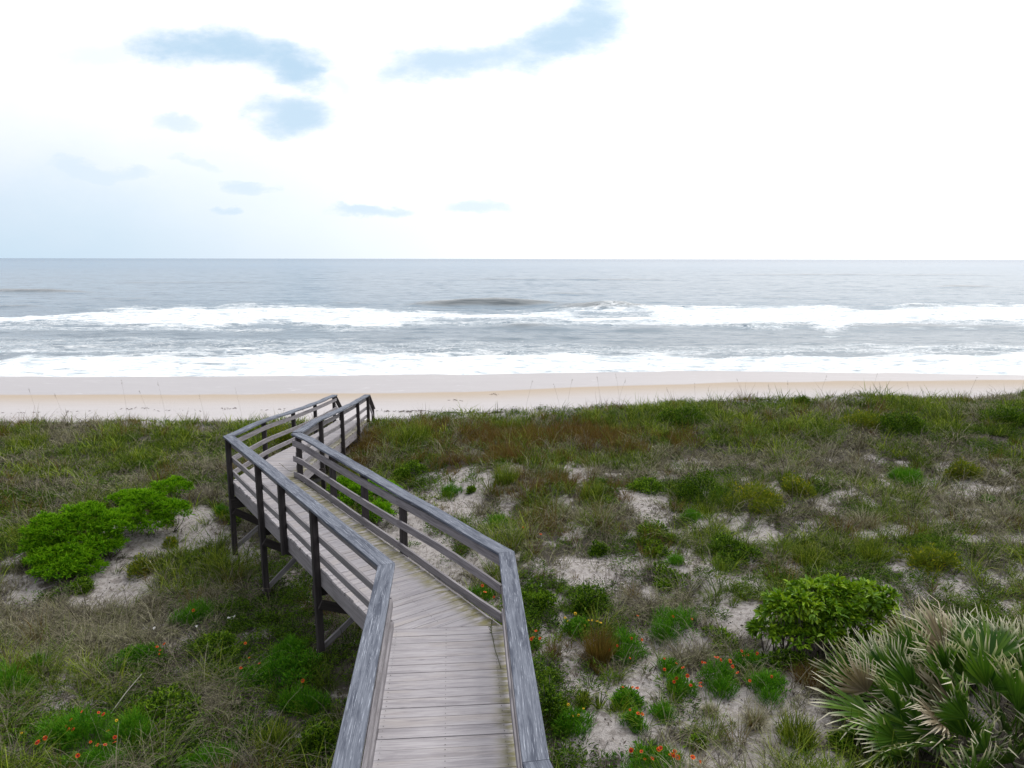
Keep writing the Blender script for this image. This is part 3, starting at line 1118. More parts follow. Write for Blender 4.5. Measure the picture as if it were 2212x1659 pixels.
# ------------------------------------------------------------------ blade and leaf meshes
def blades(base, az, lean, curl, length, width, K=3, twist=None):
    n = len(base)
    az, lean, curl, length, width = (np.broadcast_to(np.asarray(a, float), (n,)) for a in (az, lean, curl, length, width))
    side = np.stack([-np.sin(az), np.cos(az), np.zeros(n)], 1)
    if twist is not None:
        tw = R.uniform(-twist, twist, n)
        fwd = np.stack([np.cos(az), np.sin(az), np.zeros(n)], 1)
        side = side * np.cos(tw)[:, None] + fwd * np.sin(tw)[:, None]
    p = np.array(base, float)
    V = np.empty((n, K + 1, 2, 3))
    T = np.empty((n, K + 1, 2))
    for j in range(K + 1):
        s = j / K
        w = width * (1 - s ** 1.7) * .5 + width * .03
        if j == 0:
            w = width * .38
        V[:, j, 0] = p - side * w[:, None]
        V[:, j, 1] = p + side * w[:, None]
        T[:, j] = s
        th = lean + curl * (j + .5) / K
        p = p + np.stack([np.sin(th) * np.cos(az), np.sin(th) * np.sin(az), np.cos(th)], 1) * (length / K)[:, None]
    k = (np.arange(n) * (K + 1) * 2)[:, None] + (np.arange(K) * 2)[None, :]
    k = k.ravel()
    F = np.stack([k, k + 1, k + 3, k + 2], 1)
    return V.reshape(-1, 3), F, T.ravel(), (K + 1) * 2


def leaves(c, d, length, width, droop=.25):
    """pointed leaves: stem point c, direction d (unit), 6 vertices folded along the midrib"""
    n = len(c)
    length, width = (np.broadcast_to(np.asarray(a, float), (n,))[:, None] for a in (length, width))
    up = np.tile([0, 0, 1.0], (n, 1)) + R.normal(0, .45, (n, 3))
    s = np.cross(d, up)
    s /= np.linalg.norm(s, axis=1, keepdims=True) + 1e-9
    u = np.cross(s, d)
    V = np.stack([c, c + d * length * .38 - s * width * .5 + u * width * .18, c + d * length * .8 - s * width * .33 - u * length * droop * .3,
                  c + d * length - u * length * droop,
                  c + d * length * .8 + s * width * .33 - u * length * droop * .3, c + d * length * .38 + s * width * .5 + u * width * .18], 1)
    k = np.arange(n) * 6
    F = np.concatenate([np.stack([k, k + 3, k + 2, k + 1], 1), np.stack([k, k + 5, k + 4, k + 3], 1)])
    T = np.tile([0, .4, .8, 1, .8, .4], (n, 1))
    return V.reshape(-1, 3), F, T.ravel(), 6


def tube(path, r0, r1, sides=4):
    P = np.asarray(path, float)
    n = len(P)
    V, T = [], []
    for i in range(n):
        d = P[min(i + 1, n - 1)] - P[max(i - 1, 0)]
        d /= np.linalg.norm(d) + 1e-9
        a = np.cross(d, [.31, .77, .55])
        a /= np.linalg.norm(a) + 1e-9
        b = np.cross(d, a)
        r = r0 + (r1 - r0) * i / (n - 1)
        for k in range(sides):
            th = 2 * math.pi * k / sides
            V.append(P[i] + (a * math.cos(th) + b * math.sin(th)) * r)
            T.append(i / (n - 1))
    F = []
    for i in range(n - 1):
        for k in range(sides):
            a, b = i * sides + k, i * sides + (k + 1) % sides
            F.append((a, b, b + sides, a + sides))
    return np.array(V), np.array(F), np.array(T), None


class PB:
    """collects plant pieces for one mesh"""
    def __init__(self):
        self.V, self.F, self.T, self.Vv, self.M, self.n = [], [], [], [], [], 0

    def add(self, res, v=None, m=0):
        V, F, T, per = res
        self.V.append(V)
        self.F.append(F + self.n)
        self.T.append(T)
        if v is None:
            v = .5
        v = np.asarray(v, float)
        if v.ndim == 0:
            vv = np.full(len(V), float(v))
        else:
            vv = np.repeat(v, per)
        self.Vv.append(vv)
        self.M.append(np.full(len(F), m))
        self.n += len(V)

    def build(self, name, mats, parent=None, origin=(0, 0, 0), link=True):
        V = np.concatenate(self.V) - np.asarray(origin, float)
        o = mesh_np(name, V, np.concatenate(self.F), mats, dict(v=np.clip(np.concatenate(self.Vv), 0, 1), t=np.concatenate(self.T)),
                    midx=np.concatenate(self.M), parent=parent)
        if parent is None:
            o.location = origin
        return o


# ------------------------------------------------------------------ where things grow: fields read off the photograph, fixed to the ground
REDF = [(1050, 950, 260, 60, .5), (1230, 1060, 180, 90, .6), (1400, 960, 120, 40, .6), (1600, 1150, 90, 40, .45), (1900, 1000, 160, 30, .35), (900, 975, 130, 35, .6), (1010, 990, 150, 40, .6), (1200, 970, 180, 55, .7), (1180, 1040, 130, 60, .75), (1320, 960, 120, 40, .7), (1330, 985, 70, 26, .9), (1170, 1130, 110, 50, .6), (330, 925, 130, 24, .55), (800, 985, 60, 50, .9),
        (1700, 950, 200, 26, .35), (1290, 1420, 30, 40, .7), (1480, 945, 80, 22, .6), (860, 1260, 60, 50, .5), (1180, 1170, 80, 40, .5)]
GREENF = [(880, 930, 110, 34, .9), (350, 960, 170, 60, .8), (150, 1010, 170, 40, .6), (1050, 915, 130, 24, .7), (1400, 905, 160, 30, .8), (1700, 905, 250, 35, .55), (2050, 905, 220, 40, .5), (1550, 960, 200, 40, .6), (1600, 1080, 180, 60, .7),
          (560, 930, 80, 50, .9), (620, 910, 70, 30, .8), (1080, 1180, 60, 60, .5), (60, 960, 80, 30, .6), (1950, 1190, 250, 50, .45), (1750, 1190, 160, 50, .5), (2000, 940, 250, 30, .6), (1240, 1110, 120, 50, .55)]
LUSHF = [(600, 1440, 190, 150, .9), (640, 1580, 150, 120, .9), (480, 1400, 120, 60, .7), (380, 1530, 110, 70, .6), (600, 1330, 110, 60, .5), (1180, 1320, 90, 60, .6), (420, 1630, 160, 60, .5), (1140, 1480, 60, 120, .7), (1430, 1350, 120, 40, .5),
         (1260, 1310, 60, 60, .5), (1720, 1400, 80, 60, .7), (1610, 1370, 60, 40, .5), (100, 1600, 100, 80, .35), (250, 1440, 120, 50, .4), (900, 990, 60, 30, .4)]
DRYF = [(150, 935, 190, 35, .7), (200, 1050, 220, 40, .8), (200, 1420, 260, 120, 1.15), (100, 1560, 200, 130, 1.05), (330, 1500, 150, 80, .8), (560, 1600, 120, 60, .5), (300, 1330, 180, 50, .8), (1750, 1000, 460, 50, .9), (2000, 1080, 280, 90, 1.1), (1350, 1010, 160, 40, .5),
        (1900, 960, 300, 30, .5), (1280, 1150, 180, 60, .7), (1720, 1120, 200, 50, .7), (440, 1050, 70, 60, .8), (520, 1250, 120, 60, .5), (2100, 990, 160, 50, .8), (1230, 1190, 90, 40, .8), (1700, 1250, 300, 50, .6)]


def under_walk(x, y):
    """1 where the boardwalk shades the ground"""
    m = np.zeros_like(x)
    for i in range(1, 4):
        a = (np.array(oL[i]) + np.array(oR[i])) / 2
        b = (np.array(oL[i + 1]) + np.array(oR[i + 1])) / 2
        ab = b - a
        t = np.clip(((x - a[0]) * ab[0] + (y - a[1]) * ab[1]) / (ab @ ab), 0, 1)
        d = np.hypot(x - a[0] - t * ab[0], y - a[1] - t * ab[1])
        m = np.maximum(m, 1 - sstep(.62, .8, d))
    return m


def scatter(n, y0=4.6, y1=25.2, umax=.98):
    """n ground points over the dune, density falling with distance as 1/y^.8"""
    t = R.random(n)
    e = 2 - .8
    y = (y0 ** e + t * (y1 ** e - y0 ** e)) ** (1 / e)
    x = R.uniform(-umax, umax, n) * (y * .985 + 1.0)
    return x, y, ground_z(x, y)


# ------------------------------------------------------------------ single plants
def dome_points(n, rx, ry, rz, inner=.35):
    a = R.uniform(0, 2 * math.pi, n)
    z = R.random(n) ** .8
    rr = np.sqrt(np.clip(1 - z * z, 0, 1))
    s = (inner + (1 - inner) * R.random(n) ** .6)
    lump = .78 + .44 * vnoise(a * 1.6 + 3 * z, z * 3 + R.uniform(0, 50), int(R.integers(1000)))
    s = s * lump
    D = np.stack([rr * np.cos(a), rr * np.sin(a), z], 1)
    return D * s[:, None] * [rx, ry, rz], D


PLANTED = []


def size_of(px, py, rx, ry):
    b = on_ground(px, py + ry * .62)
    k = np.linalg.norm(b - CAM) / FL
    PLANTED.append((b[0], b[1], rx * k * 1.05))
    return b, rx * k * 1.12, max(ry * 1.65 * k, rx * k * .55)


def lobes(r, h):
    k = 1 if r < .12 else int(R.integers(3, 7))
    if k == 1:
        return [(0, 0, r, h)]
    out = [(0, 0, r * .62, h)]
    for _ in range(k):
        t = R.uniform(0, 6.283)
        s = R.uniform(.35, .8) * r
        out.append((s * math.cos(t) * 1.1, s * math.sin(t), r * R.uniform(.3, .6), h * R.uniform(.45, .9)))
    return out


def clump_points(n, r, h, inner):
    L_ = lobes(r, h)
    w = np.array([l[2] ** 1.6 for l in L_])
    cnt = np.maximum(8, (n * w / w.sum()).astype(int))
    Ps, Ds = [], []
    for (ox, oy, lr, lh), m_ in zip(L_, cnt):
        p_, d_ = dome_points(m_, lr, lr * .9, lh, inner)
        Ps.append(p_ + [ox, oy, 0])
        Ds.append(d_)
    return np.concatenate(Ps), np.concatenate(Ds)


def feathery(pb, b, r, h, v0=.5, dens=1.0, m=0):
    n = int(min(2600, max(260, 5200 * r ** 1.25)) * dens)
    P_, D = clump_points(n, r, h, .35)
    n = len(P_)
    az = np.arctan2(D[:, 1], D[:, 0]) + R.normal(0, .6, n)
    ln = R.uniform(.06, .15, n) * (.7 + h)
    p = P_ + b
    p[:, 2] = np.maximum(p[:, 2] - ln * .5 + ground_z(p[:, 0], p[:, 1]) - b[2], ground_z(p[:, 0], p[:, 1]))
    pb.add(blades(p, az, R.uniform(0, .8, n), R.uniform(-.1, .7, n), ln, R.uniform(.005, .011, n), 2, 1.4), np.clip(v0 + R.normal(0, .22, n), 0, 1), m)


def leafy(pb, b, r, h, L=.05, Wd=.02, v0=.5, dens=1.0, m=0):
    n = int(min(2600, max(180, 3400 * r ** 1.2)) * dens)
    P_, D = clump_points(n, r, h, .45)
    n = len(P_)
    d = D + R.normal(0, .5, (n, 3)) + [0, 0, .35]
    d /= np.linalg.norm(d, axis=1, keepdims=True)
    p = P_ + b
    p[:, 2] += ground_z(p[:, 0], p[:, 1]) - b[2] + .01
    pb.add(leaves(p, d, R.uniform(.7, 1.3, n) * L, R.uniform(.7, 1.3, n) * Wd), np.clip(v0 + R.normal(0, .25, n), 0, 1), m)


def upright(pb, b, r, h, v0=.5, n=260, wd=.007, lean=.5, curl=.8, m=0):
    a = R.uniform(0, 6.283, n)
    rr = r * .55 * np.sqrt(R.random(n))
    x, y = b[0] + rr * np.cos(a), b[1] + rr * np.sin(a)
    pb.add(blades(np.stack([x, y, ground_z(x, y) - .01], 1), a + R.normal(0, .6, n), R.uniform(0, lean, n), R.uniform(0, curl, n), R.uniform(.55, 1.1, n) * h,
                  R.uniform(.7, 1.3, n) * wd, 4, 1.2), np.clip(v0 + R.normal(0, .25, n), 0, 1), m)


def stems(pb, b, r, h, n, m, thick=.006):
    for k in range(n):
        a = R.uniform(0, 6.283)
        e = np.array([math.cos(a) * r * R.uniform(.3, .8), math.sin(a) * r * R.uniform(.3, .8), h * R.uniform(.6, .95)])
        mid = e * [.35, .35, .55] + R.normal(0, .03, 3)
        pb.add(tube([b + [0, 0, -.03], b + mid, b + e], thick, thick * .35), R.random(), m)


def flower_mesh(kind, k):
    """a blanket flower on its stem, head at the origin facing up and a little towards one side"""
    pb = PB()
    n = 11 if kind != 'y' else 8
    rad_ = (.036, .033, .039)[k % 3] if kind != 'y' else .030
    cup = (.15, .35, -.1)[k % 3]
    az = np.arange(n) * 2 * math.pi / n
    d = np.stack([np.cos(az), np.sin(az), np.full(n, cup)], 1)
    d /= np.linalg.norm(d, axis=1, keepdims=True)
    V, F, T, per = leaves(d * .006, d, rad_, rad_ * .62, .05)
    pb.add((V, F, T, per), R.random(n) * .7 + (.3 if kind == 'o' else 0), 0)
    th = np.linspace(0, 6.283, 9)[:-1]
    ring0 = np.stack([np.cos(th) * .0125, np.sin(th) * .0125, th * 0 + .002], 1)
    ring1 = np.stack([np.cos(th) * .008, np.sin(th) * .008, th * 0 + .0105], 1)
    V = np.concatenate([ring0, ring1, [[0, 0, .0125]]])
    F = [(i, (i + 1) % 8, 8 + (i + 1) % 8, 8 + i) for i in range(8)] + [(8 + i, 8 + (i + 1) % 8, 16, 16) for i in range(0, 8)]
    F = [f if f[2] != f[3] else (f[0], f[1], 16, f[0]) for f in F]
    F = F[:8] + [(8, 9, 10, 11), (8, 11, 12, 13), (8, 13, 14, 15)]
    pb.add((V, np.array(F), np.zeros(len(V)), None), .5, 1)
    pb.add(tube([(0, 0, 0), (.01, .012, -.10), (.035, .03, -.24)], .0028, .0034, 3), .4, 2)
    return pb


FLOWERS = {}
for kd, mats in (('r', [M_PETAL, m_eye, M_FEATH]), ('o', [M_PETAL, m_eye, M_FEATH]), ('y', [M_PETALY, m_eye, M_FEATH])):
    for k in range(3):
        FLOWERS[kd, k] = (flower_mesh(kd, k), mats)
FL_ME = {}


def put_flower(parent, b, px, py, kd, depth=None):
    d = ray(px, py)
    y = (b[1] if depth is None else depth)
    p = CAM + d * (y / d[1])
    gz = float(ground_z(p[0], p[1]))
    if p[2] < gz + .12:                          # nearer than the plant's middle: stand it on the ground in front
        p = on_ground(px, py + .2 * FL / np.linalg.norm(p - CAM))
        p = p + np.array([0, 0, .22])
    k = int(R.integers(3))
    if (kd, k) not in FL_ME:
        pb, mats = FLOWERS[kd, k]
        o = pb.build('flower', mats, parent)
        FL_ME[kd, k] = o.data
    else:
        o = bpy.data.objects.new('flower', FL_ME[kd, k])
        COL.objects.link(o)
        o.parent = parent
    o.location = Vector(p) - parent.location
    o.rotation_euler = (R.uniform(-.1, .95), R.uniform(-.6, .6), R.uniform(-.6, .6))
    s = R.uniform(.4, .76)
    o.scale = (s, s, s)
    return o


def z6(l, k='r'):
    return [(1106.6 + .2751 * x, 1217.2 + .2751 * y, k) for x, y in l]


def z5(l, k='r'):
    return [(.3252 * x, 1217.2 + .3252 * y, k) for x, y in l]


# ---- blanket flower plants: (column, row, half width, half height, label, flowers)
GF = 'blanket flowers with red and yellow blooms'
for px, py, rx, ry, label, fl in (
    (1547, 1457, 36, 30, 'flowering green mound joined to the left of the widest red flower patch below the shrub', z6([(1490, 775), (1512, 777), (1600, 735), (1640, 757), (1610, 738)])),
    (1610, 1426, 33, 25, 'green mound topped by a row of red blooms nearest to the broadleaf shrub', z6([(1800, 690), (1815, 722), (1850, 720), (1920, 707), (1912, 752), (1705, 782), (1722, 827)])),
    (1653, 1481, 38, 26, 'rounded green mound with one large red bloom in its middle, nearest to the palmetto', z6([(1770, 860), (1866, 922), (2035, 887)])),
    (1470, 1480, 28, 22, 'green mound with six red blooms standing alone on sand left of the wide flower patch', z6([(1290, 900), (1265, 942), (1395, 970), (1375, 882), (1470, 978), (1472, 955)])),
    (1448, 1439, 23, 18, 'small mound with red blooms just above the lone six flowered mound', z6([(1290, 782), (1332, 830), (1190, 846), (1195, 747)])),
    (1350, 1393, 44, 27, 'broad green mound beside an olive grass tuft, two orange red blooms on its left side', z6([(820, 657), (935, 587), (1015, 600), (920, 762)]) + z6([(760, 692)], 'o')),
    (1459, 1344, 46, 28, 'widest bright green mound behind the flower patches with only three orange blooms', z6([(1265, 415), (985, 410), (1410, 437)], 'o')),
    (1252, 1357, 30, 22, 'sprawling plant right of the near handrail with many small yellow blooms', z6([(415, 425), (437, 452), (495, 392), (600, 447), (626, 445), (570, 487), (665, 450), (695, 467)], 'y')),
    (1153, 1390, 17, 15, 'small plant with four red blooms close against the near right handrail', z6([(150, 603), (165, 577), (217, 600), (185, 532)])),
    (1362, 1511, 31, 17, 'flat dark green plant with three orange red blooms above it on the open sand', z6([(868, 972), (945, 972), (980, 975)], 'o')),
    (1373, 1555, 22, 20, 'small green mound with three dark orange blooms left of the round flowerless ball', z6([(925, 1150), (990, 1177), (1020, 1182)], 'o')),
    (1230, 1555, 38, 24, 'brightest green mound near the right handrail with tiny yellow blooms', z6([(475, 1197), (520, 1192), (440, 1107), (560, 1140)], 'y')),
    (1404, 1648, 66, 26, 'big green mound cut by the lower picture edge with a dozen yellow rimmed red blooms', z6([(1040, 1537), (1100, 1532), (1150, 1460), (1245, 1502), (1260, 1527), (1300, 1522), (1275, 1477), (1410, 1542), (1465, 1577)], 'o') + z6([(932, 1465), (1015, 1477), (1165, 1450)])),
    (182, 1583, 76, 36, 'largest flowering mound in the lower left grass with red blooms all over', z5([(545, 985), (685, 1000), (655, 990), (440, 1080), (497, 1125), (465, 1125), (470, 1035), (315, 1187), (262, 1217), (615, 1212), (660, 1232), (712, 1227), (775, 1177), (770, 1212), (715, 1110)]) + z5([(775, 1042), (160, 1155)], 'y')),
    (215, 1642, 46, 24, 'green mound with one drooping pale red bloom in the lower left corner area', z5([(530, 1302)])),
    (289, 1424, 42, 22, 'dark green plant with four orange blooms amid dry grass left of the walkway', z5([(1043, 555), (1062, 577), (1060, 602), (1090, 532)], 'o')),
    (595, 1447, 66, 34, 'wide lush plant with scattered orange blooms left of the tallest near walkway post', z5([(1655, 627), (1722, 662), (1600, 692), (2015, 792), (1630, 530)], 'o')),
    (421, 1321, 31, 26, 'feathery bright green bush with one orange bloom beside the white litter scraps', z5([(1292, 325)], 'o')),
    (1040, 1283, 24, 16, 'green plant with two orange red blooms seen through the right railing before its corner', [(1042, 1265, 'o'), (1048, 1281, 'o'), (1067, 1292, 'r')]),
    (1080, 1126, 30, 14, 'low plant with one red bloom far behind the right railing corner', [(1130, 1143, 'r'), (1168, 1158, 'r')]),
):
    b, r, h = size_of(px, py, rx, ry)
    root = empty('blanket_flower', b)
    tag(root, label, 'flowering plant', GF)
    pb = PB()
    if 'dark green' in label or 'sprawling' in label or 'wide lush' in label:
        leafy(pb, b, r, h * .8, .06, .017, .45)
        feathery(pb, b, r, h * .8, .35, .7)
    else:
        feathery(pb, b, r, h, .55, 1.25)
        leafy(pb, b, r * .9, h * .8, .05, .014, .4, .35)
    o = pb.build('foliage', [M_FEATH], None, b)
    o.parent = root
    o.location = (0, 0, 0)
    for fx_, fy_, kd in fl:
        put_flower(root, b, fx_, fy_, kd)

# ---- other single plants: (column, row, half width, half height, kind, category, label)
PLANTS = (
    (1263, 1297, 35, 32, 's', 'bush', 'dark rounded bush behind the sprawling yellow flowered plant, right of the handrail'),
    (1160, 1297, 31, 22, 'l', 'weed', 'dark leafy weed at the outer side of the right handrail corner'),
    (1294, 1410, 27, 38, 'o', 'grass tuft', 'tall olive brown grass tuft hiding the left end of a red flowered mound'),
    (1424, 1535, 21, 21, 'f', 'plant', 'round bright green ball of fine leaves alone on the pale sand'),
    (1181, 1520, 34, 54, 's', 'bush', 'tall dark green bush pressed along the near right handrail'),
    (1283, 1511, 27, 20, 'k', 'plant', 'spiky sword leaved plant on sand right of the near handrail'),
    (1533, 1535, 17, 12, 'd', 'grass tuft', 'little olive tuft on bare sand below the six flowered mound'),
    (1508, 1607, 19, 14, 'l', 'weed', 'small leafy weed alone low on the sand right of the bottom flower mound'),
    (1562, 1377, 26, 16, 'l', 'weed', 'dark weed on pale sand left of the broadleaf shrub'),
    (1629, 1555, 26, 13, 'd', 'grass tuft', 'thin grey green tuft midway between the flower patch and the lower picture edge'),
    (1720, 1582, 38, 28, 'g', 'grass tuft', 'yellow green grass tuft on sand just left of the palmetto'),
    (1810, 1601, 24, 14, 'l', 'weed', 'blue green weed tucked under the left side of the palmetto'),
    (1752, 1462, 36, 26, 'b', 'grass tuft', 'brown dry grass tuft between the broadleaf shrub and the palmetto'),
    (1690, 1425, 30, 26, 'l', 'weed', 'dark weeds in shade at the foot of the broadleaf shrub'),
    (302, 1575, 34, 34, 'f', 'plant', 'flowerless feathery green mound right of the largest flowering mound'),
    (436, 1266, 14, 10, 'f', 'plant', 'small bright green cushion above the feathery bush with litter beside it'),
    (75, 1432, 18, 15, 'f', 'plant', 'small green cushion in dry grass near the left picture edge'),
    (26, 1477, 38, 30, 'f', 'plant', 'green mound cut by the left picture edge among dry grass'),
    (452, 1642, 44, 24, 'f', 'plant', 'green mound at the lower picture edge between the flowers and the walkway'),
    (481, 1388, 44, 22, 'l', 'weed', 'wide leafy weed below the white litter scraps'),
    (628, 1400, 34, 22, 'f', 'plant', 'green plant under the walkway between two near posts'),
    (657, 1512, 40, 30, 'f', 'plant', 'green plant at the foot of the tallest near walkway post'),
    (380, 1522, 62, 30, 'l', 'weed', 'dark olive weed patch right of the pale leaning stalk'),
    (595, 1603, 34, 30, 'g', 'grass tuft', 'arching green grass tuft left of the near walkway end'),
    (690, 1600, 32, 40, 'l', 'weed', 'leafy weed pressed against the near left handrail'),
    (477, 1101, 15, 13, 'f', 'plant', 'little green cushion beside the corner post of the walkway'),
    (503, 1119, 18, 11, 'l', 'weed', 'low weed behind the corner post under the walkway'),
    (304, 1223, 23, 20, 'y', 'plant', 'yellowish plant on sand just below the lime green bushes'),
    (365, 1173, 12, 11, 'y', 'plant', 'tiny yellowish plant on the sand right of the lime green bushes'),
    (184, 1266, 18, 15, 'l', 'weed', 'green weed on the sand under the larger lime green bush'),
    (1093, 1028, 29, 23, 'g', 'grass tuft', 'upright green tuft at the edge of the sand patch behind the railing'),
    (1279, 1061, 29, 20, 'g', 'grass tuft', 'brightest upright green tuft inside the reddish grass'),
    (974, 1058, 18, 16, 'f', 'plant', 'green cushion alone on the sand patch behind the railing'),
    (1016, 1060, 10, 8, 'l', 'weed', 'smallest dark weed right of the green cushion on the sand patch'),
    (890, 1013, 37, 19, 'l', 'weed', 'dark leafy weed behind the right railing below reddish grass'),
    (1398, 1048, 37, 22, 'l', 'weed', 'spreading weed at the upper end of the central sandy slope'),
    (1422, 1143, 33, 17, 'l', 'weed', 'leafy weed in the middle of the central sandy slope'),
    (1492, 1111, 19, 12, 'f', 'plant', 'small green cushion right of the leafy weed on the central slope'),
    (1415, 1181, 29, 15, 'l', 'weed', 'leafy weed below the middle of the central sandy slope'),
    (1461, 1206, 18, 13, 'f', 'plant', 'small bright cushion at the lower end of the central slope weeds'),
    (1289, 1185, 22, 17, 's', 'bush', 'small olive bush left of the central sandy slope'),
    (1440, 1244, 33, 14, 'l', 'weed', 'low dark weed on grey litter right of the white sand patch'),
    (1521, 1054, 48, 46, 's', 'bush', 'tallest green bush standing on the middle of the right dune'),
    (1624, 1072, 52, 34, 'y', 'bush', 'yellow speckled bush right of the tallest dune bush'),
    (887, 935, 54, 27, 'g', 'grass tuft', 'bright green tuft beside the far end of the boardwalk'),
    (1100, 915, 32, 15, 'g', 'grass tuft', 'green tuft in the reddish grass on the central crest'),
    (1966, 1036, 34, 21, 'f', 'plant', 'vivid green mound alone on the grey right dune'),
    (2075, 1017, 31, 23, 'y', 'bush', 'yellow green bush right of the vivid green mound'),
    (2134, 1079, 14, 8, 'f', 'plant', 'tiny green cushion on the far right slope near white sand'),
    (1575, 1184, 44, 28, 's', 'bush', 'dark green bush below the tallest dune bush'),
    (1869, 1127, 34, 19, 'd', 'grass tuft', 'drooping pale tussock overhanging a dark hollow on the right dune'),
    (1721, 1050, 32, 22, 'y', 'bush', 'small yellow dotted bush between the speckled bush and the vivid mound'),
    (1484, 898, 44, 26, 's', 'bush', 'rounded bush on the dune crest where the right ridge rises'),
    (1949, 918, 44, 26, 's', 'bush', 'bright bush on the right crest left of the picture edge bush'),
    (1861, 907, 40, 22, 'y', 'bush', 'yellow flecked bush on the crest left of the bright crest bush'),
    (2173, 900, 38, 22, 's', 'bush', 'bush on the crest at the right picture edge'),
    (1732, 870, 24, 14, 's', 'bush', 'small dark bush right on the skyline of the right crest'),
    (1886, 1187, 40, 22, 'g', 'grass tuft', 'green tuft below the drooping pale tussock'),
    (2005, 1208, 42, 24, 'y', 'bush', 'yellow flowered bush behind the palmetto'),
    (1746, 1204, 36, 22, 'g', 'grass tuft', 'green tuft behind the top of the broadleaf shrub'),
    (60, 955, 40, 17, 'g', 'grass tuft', 'green tuft in the grey grass on the left crest'),
    (600, 945, 40, 40, 'y', 'bush', 'yellow flecked bush seen through the far left railing'),
    (1930, 1500, 0, 0, '', '', ''),
)
NAMES = dict(f='green_cushion_plant', l='leafy_weed', o='grass_tuft', g='grass_tuft', d='grass_tuft', b='grass_tuft', y='yellow_bush', s='dune_bush', k='sword_leaf_plant')
for px, py, rx, ry, kd, cat, label in PLANTS:
    if not kd:
        continue
    b, r, h = size_of(px, py, rx, ry)
    pb = PB()
    mats = [M_FEATH]
    stem_parts = None
    if kd == 'f':
        feathery(pb, b, r, h, .6, 1.3)
        leafy(pb, b, r * .9, h * .8, .045, .013, .4, .3)
    elif kd == 'l':
        mats = [M_LUSH]
        leafy(pb, b, r, h * .75, .065, .022, .6)
        upright(pb, b, r, h * .9, .5, int(60 + 120 * r), .007, .9, .6)
    elif kd == 'o':
        mats = [M_BROWN]
        upright(pb, b, r * 1.1, h * 1.15, .6, 700, .006, .35, .6)
    elif kd == 'b':
        mats = [M_BROWN]
        upright(pb, b, r * 1.2, h, .35, 600, .005, .8, .9)
    elif kd == 'g':
        mats = [M_GREEN]
        upright(pb, b, r * 1.2, h, .5, int(340 + 400 * r), .009, .6, .7)
        feathery(pb, b, r * .8, h * .6, .4, .6)
    elif kd == 'd':
        mats = [M_DRY]
        upright(pb, b, r * .8, max(h, r) * 1.25, .75, int(220 + 500 * r), .008, .9, 2.0)
    elif kd == 'k':
        mats = [M_GREEN]
        for q_ in range(7):
            bb = b + np.array([R.uniform(-r, r), R.uniform(-r, r) * .6, 0])
            bb[2] = ground_z(bb[0], bb[1])
            upright(pb, bb, .05, h * 1.0, .35, 26, .017, .9, .25)
    if kd in 'sy':
        mats = [M_YELLOW if kd == 'y' else M_LUSH]
        root = empty(NAMES[kd], b)
        tag(root, label, cat)
        hh_ = h * .62
        leafy(pb, b + [0, 0, h * .12], r, h * .9, .06, .021, .45 if kd == 's' else .4, 1.2)
        feathery(pb, b + [0, 0, h * .05], r * .9, h * .85, .6 if kd == 's' else .55, .55)
        o = pb.build('foliage', mats, None, b)
        o.parent = root
        o.location = (0, 0, 0)
        sb = PB()
        stems(sb, b, r, h, 7, 0)
        o = sb.build('stems', [M_TWIG], None, b)
        o.parent = root
        o.location = (0, 0, 0)
    else:
        tag(pb.build(NAMES[kd], mats, None, b), label, cat)


